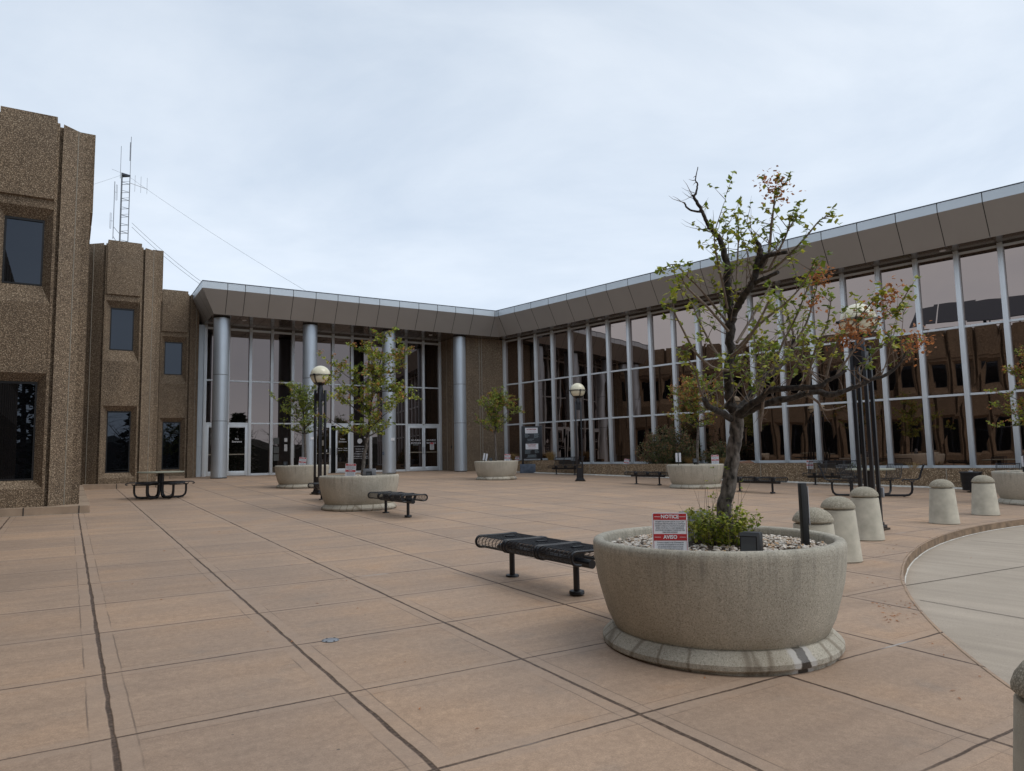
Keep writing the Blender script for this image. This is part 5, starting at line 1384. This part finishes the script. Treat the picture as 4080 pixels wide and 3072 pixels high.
# ================================================================== NOTICES STUCK TO GLASS AND COLUMNS
def paper(label, s, o, z, w_, h, mt, lines=0, red=False):
    q = MB(); q.box(-w_/2,w_/2,-.002,.002,-h/2,h/2,0)
    random.seed(int(s*100))
    for i in range(lines):
        zz = h*.36-i*h*.72/max(1,lines-1); l = w_*random.uniform(.5,.8); q.box(-l/2,l/2,-.0045,-.0025,zz-h*.018,zz+h*.018,1)
    if red:
        q.lathe([(0,0),(w_*.42,0),(w_*.42,.003)], 14, 2, Matrix.Translation((-.01,-.003,h*.5)) @ Matrix.Scale(.55,4,(0,0,1)) @ Matrix.Rotation(R(90),4,'X'))
    ob = q.build("notice_paper", [mt, MAT['ink'], MAT['pinkred']], smooth=0); ob.location = PB(s,o,z); ob.rotation_euler = (0,0,ANG)
    return tag(ob, label, "notice", "paper notices and plates at the entrance")
paper("white paper with a red top on the right NO PUBLIC ENTRANCE door", 17.56, 36.87, 2.08, .25, .36, MAT['paper'], 7, True)
paper("grey strip notice on the left NO PUBLIC ENTRANCE door", 16.55, 36.87, 2.20, .34, .11, MAT['dimpaper'])
paper("white plate on the third column from the left", 14.11, 34.262, 2.43, .20, .14, MAT['white'], 3)
paper("white plate on the second column from the left", 9.98, 34.262, 2.50, .17, .13, MAT['white'], 2)
paper("upper white notice on the glass left of the second column", 10.13-.72, 36.93, 2.5, .15, .19, MAT['paper'], 3)
paper("lower white notice on the glass left of the second column", 10.13-.72, 36.93, 2.1, .15, .34, MAT['paper'], 6)
paper("tan paper notice on the left leaf of the open middle door", 11.33, 36.87, 2.33, .22, .28, MAT['yellow'], 4)
paper("small blue and white access sticker on the middle door", 11.46, 36.87, 1.92, .11, .13, MAT['white'], 2)
for i, (s, z) in enumerate(((8.95,2.45),(8.95,2.0),(8.95,1.62),(9.75,2.1),(9.75,1.75))):
    paper(["top dim paper behind the glass left of the second column","middle dim paper behind the glass left of the second column","bottom dim paper behind the glass left of the second column","upper dim paper behind the glass close to the second column","lower dim paper behind the glass close to the second column"][i], s, 36.955, z, .26, .33, MAT['dimpaper'])
q = MB(); q.cbox((0,0,0),(.09,.06,.16), bev=.01); q.cbox((0,-.035,.02),(.05,.02,.06))
bb = q.build("door_button", MAT['bluebase']); bb.location = PB(13.70,34.55,1.72); bb.rotation_euler = (0,0,ANG); tag(bb, "small blue door button box on the left side of the third column", "button box")

# ================================================================== RADIO MAST AND WIRES
mx, my_ = 10.68, 43.72; t = thing("radio_mast", "thin steel lattice radio mast with whip aerials above the left building", "antenna mast", (mx,my_,9.2), R(12))
legs = [(.27*math.cos(R(a)), .27*math.sin(R(a))) for a in (90,210,330)]; HT = 8.65
for (x, y) in legs:
    q = MB(); q.tube([(x,y,0),(x,y,HT)], .024, 6); q.build("leg", MAT['mast'], t)
q = MB(); nz = 18
for k in range(nz+1):
    z = HT*k/nz
    for i in range(3):
        a, b = legs[i], legs[(i+1)%3]; q.tube([(a[0],a[1],z),(b[0],b[1],z)], .014, 4)
        if k < nz and k % 2: q.tube([(a[0],a[1],z),(b[0],b[1],z+HT/nz*.35)], .011, 4)
q.build("lattice", MAT['mast'], t, 0)
q = MB(); q.prism([(x*1.1,y*1.1) for x,y in legs], HT-.05, HT+.06); q.build("top_plate", MAT['cap'], t, 0)
for (x, y, z0, z1, r) in ((.24,-.13,HT-.3,HT+2.35,.016),(.20,-.13,HT+.9,HT+2.0,.022),(-.30,-.13,HT-.3,HT+1.6,.013),(-.62,-.2,HT-3.9,HT-.6,.02)):
    q = MB(); q.tube([(x,y,z0),(x,y,z1)], r, 6); q.build("whip_aerial", MAT['galv'], t)
q = MB(); q.tube([(-.25,-.13,HT-3.5),(-.62,-.2,HT-3.2)], .015, 5); q.tube([(-.25,-.13,HT-4.2),(-.62,-.2,HT-3.75)], .015, 5)
for (dx, z) in ((.12,HT-1.3),(-.16,HT-3.0)):
    q.tube([(-.62,-.2,z+.1),(-.62+dx,-.2,z+.1)], .012, 4)
    q.tube([(-.62+dx-.03,-.2,z-.35),(-.62+dx+.03,-.2,z-.35),(-.62+dx+.03,-.2,z+.55),(-.62+dx-.03,-.2,z+.55),(-.62+dx-.03,-.2,z-.35)], .011, 4)
q.build("dipole_aerial", MAT['galv'], t, 0)
q = MB(); q.tube([(.25,-.13,HT-.4),(1.15,-.35,HT-.55)], .016, 5)
for x in (.5,.8,1.12): q.tube([(x,-.13-.24*(x-.25),HT-.85),(x,-.13-.24*(x-.25),HT+.12)], .009, 4)
q.tube([(-.25,-.1,HT+.05),(-.75,-.1,HT+.10)], .008, 4); q.build("yagi_aerial", MAT['galv'], t, 0)
for z in (1.35,2.35):
    q = MB(); q.cbox((.25,-.30,z),(.36,.14,.32), bev=.01); q.build("radio_box", MAT['mull'], t, 30)
def wire(name, label, a, b, sag, r=.012):
    q = MB(); a, b = Vector(a), Vector(b); pts = [a.lerp(b,k/24)-Vector((0,0,sag*4*(k/24)*(1-k/24))) for k in range(25)]
    q.tube(pts, r, 5); o = q.build(name, MAT['mast']); return tag(o, label, "cable", "cables against the sky")
wire("guy_wire", "long guy wire running from the mast down to the entrance roof", (mx+.2,my_-.2,17.75), (15.67,31.18,9.48), .15, .006)
wire("guy_wire", "short guy wire from the mast to the left, ending behind the nearest tower", (mx-.25,my_-.1,17.75), (3.6,40.6,13.0), .1, .006)
wire("overhead_cable", "upper of the two cables between the left building and the entrance roof", (9.3,36.5,12.9), (12.2,34.2,9.72), .12, .009)
wire("overhead_cable", "lower of the two cables between the left building and the entrance roof", (9.3,36.5,12.70), (12.15,34.2,9.60), .14, .009)

# ================================================================== TREES BEHIND THE CAMERA (seen mirrored in the windows)
def bg_pine(label, loc, h, seed):
    random.seed(seed); t = thing("pine_tree", label, "tree", loc, 0, "trees mirrored in the windows")
    q = MB(); q.tube([(0,0,-2),(0.1,0,h*.5),(0,0.1,h)], [.28,.18,.03], 8); q.build("trunk", MAT['bark'], t)
    ml = MB()
    for k in range(1500):
        f = random.random()**.8; z = h*(.14+.86*f); r = (h*.27)*(1-f)**.8+.25; a = random.uniform(0,6.28); rr_ = r*random.uniform(.3,1)
        p = Vector((rr_*math.cos(a), rr_*math.sin(a), z-.12*rr_)); leaf_at(ml, p, Vector((math.cos(a),math.sin(a),random.gauss(.1,.4))), random.uniform(.45,.9), 0)
    ml.build("foliage", MAT['pine'], t, 0); return t
def bg_bare(label, loc, h, seed):
    random.seed(seed); t = thing("bare_tree", label, "tree", loc, 0, "trees mirrored in the windows")
    q = MB(); tr_ = shoot(q, Vector((0,0,-2)), Vector((0,0,1)), h*.6, .22, 8, .2, .1, 7, 0)
    for k in range(26):
        p = tr_[random.randint(3,8)]; b = shoot(q, p, Vector((random.gauss(0,.9),random.gauss(0,.9),random.uniform(.5,1.3))), h*random.uniform(.25,.5), .07, 8, .15, .25, 5, 0)
        for j in range(7):
            b2 = shoot(q, b[random.randint(2,8)], Vector((random.gauss(0,.8),random.gauss(0,.8),random.uniform(.1,1))), h*random.uniform(.08,.2), .025, 5, .1, .35, 4, 0)
            for m_ in range(2): shoot(q, b2[random.randint(1,5)], Vector((random.gauss(0,.8),random.gauss(0,.8),random.uniform(0,1))), h*.08, .012, 3, .1, .35, 3, 0)
    q.build("trunk", MAT['barkdark'], t, 60); return t
for i, (x, y, h) in enumerate(((-4,-20,9),(2,-27,11),(8,-24,8),(-9,-30,13),(14,-31,9))):
    bg_pine(["nearest dark pine mirrored in the lower left windows","taller dark pine mirrored in the lower left windows","short dark pine mirrored low in the entrance doors","tallest dark pine mirrored in the left tower windows","dark pine mirrored beside the middle doors"][i], (x,y,-1.2), h, 100+i)
for i, (x, y, h) in enumerate(((11,-40,13),(20,-36,11),(27,-42,12),(-2,-45,12))):
    bg_bare(["bare tree mirrored at the left end of the entrance glass","bare tree mirrored left of the second column","bare tree mirrored beside the middle doors","bare tree mirrored in the left tower window"][i], (x,y,-1.6), h, 120+i)

# far-off wood beyond the street behind the camera: one dark mass mirrored in the lower panes
random.seed(77); q = MB(); n = 150
for i in range(n):
    a0 = R(150+200*i/n-20); a1 = R(150+200*(i+1)/n-20)
    def hh(a): return 5.0+2.2*noise.noise(Vector((a*9,0,3)))+1.6*noise.noise(Vector((a*40,0,5)))+.8*noise.noise(Vector((a*130,0,1)))
    def pt(a, r, z): return (r*math.sin(a), r*math.cos(a), z)
    q.quad(pt(a0,66,-2.2), pt(a1,66,-2.2), pt(a1,68,hh(a1)*.8), pt(a0,68,hh(a0)*.8)); q.quad(pt(a0,68,hh(a0)*.8), pt(a1,68,hh(a1)*.8), pt(a1,74,hh(a1)), pt(a0,74,hh(a0))); q.quad(pt(a0,74,hh(a0)), pt(a1,74,hh(a1)), pt(a1,80,-2.2), pt(a0,80,-2.2))
wd = q.build("woods", MAT['hill'], smooth=0); tag(wd, "dark far-off wood mirrored low in the entrance glass", "woods", kind="stuff")
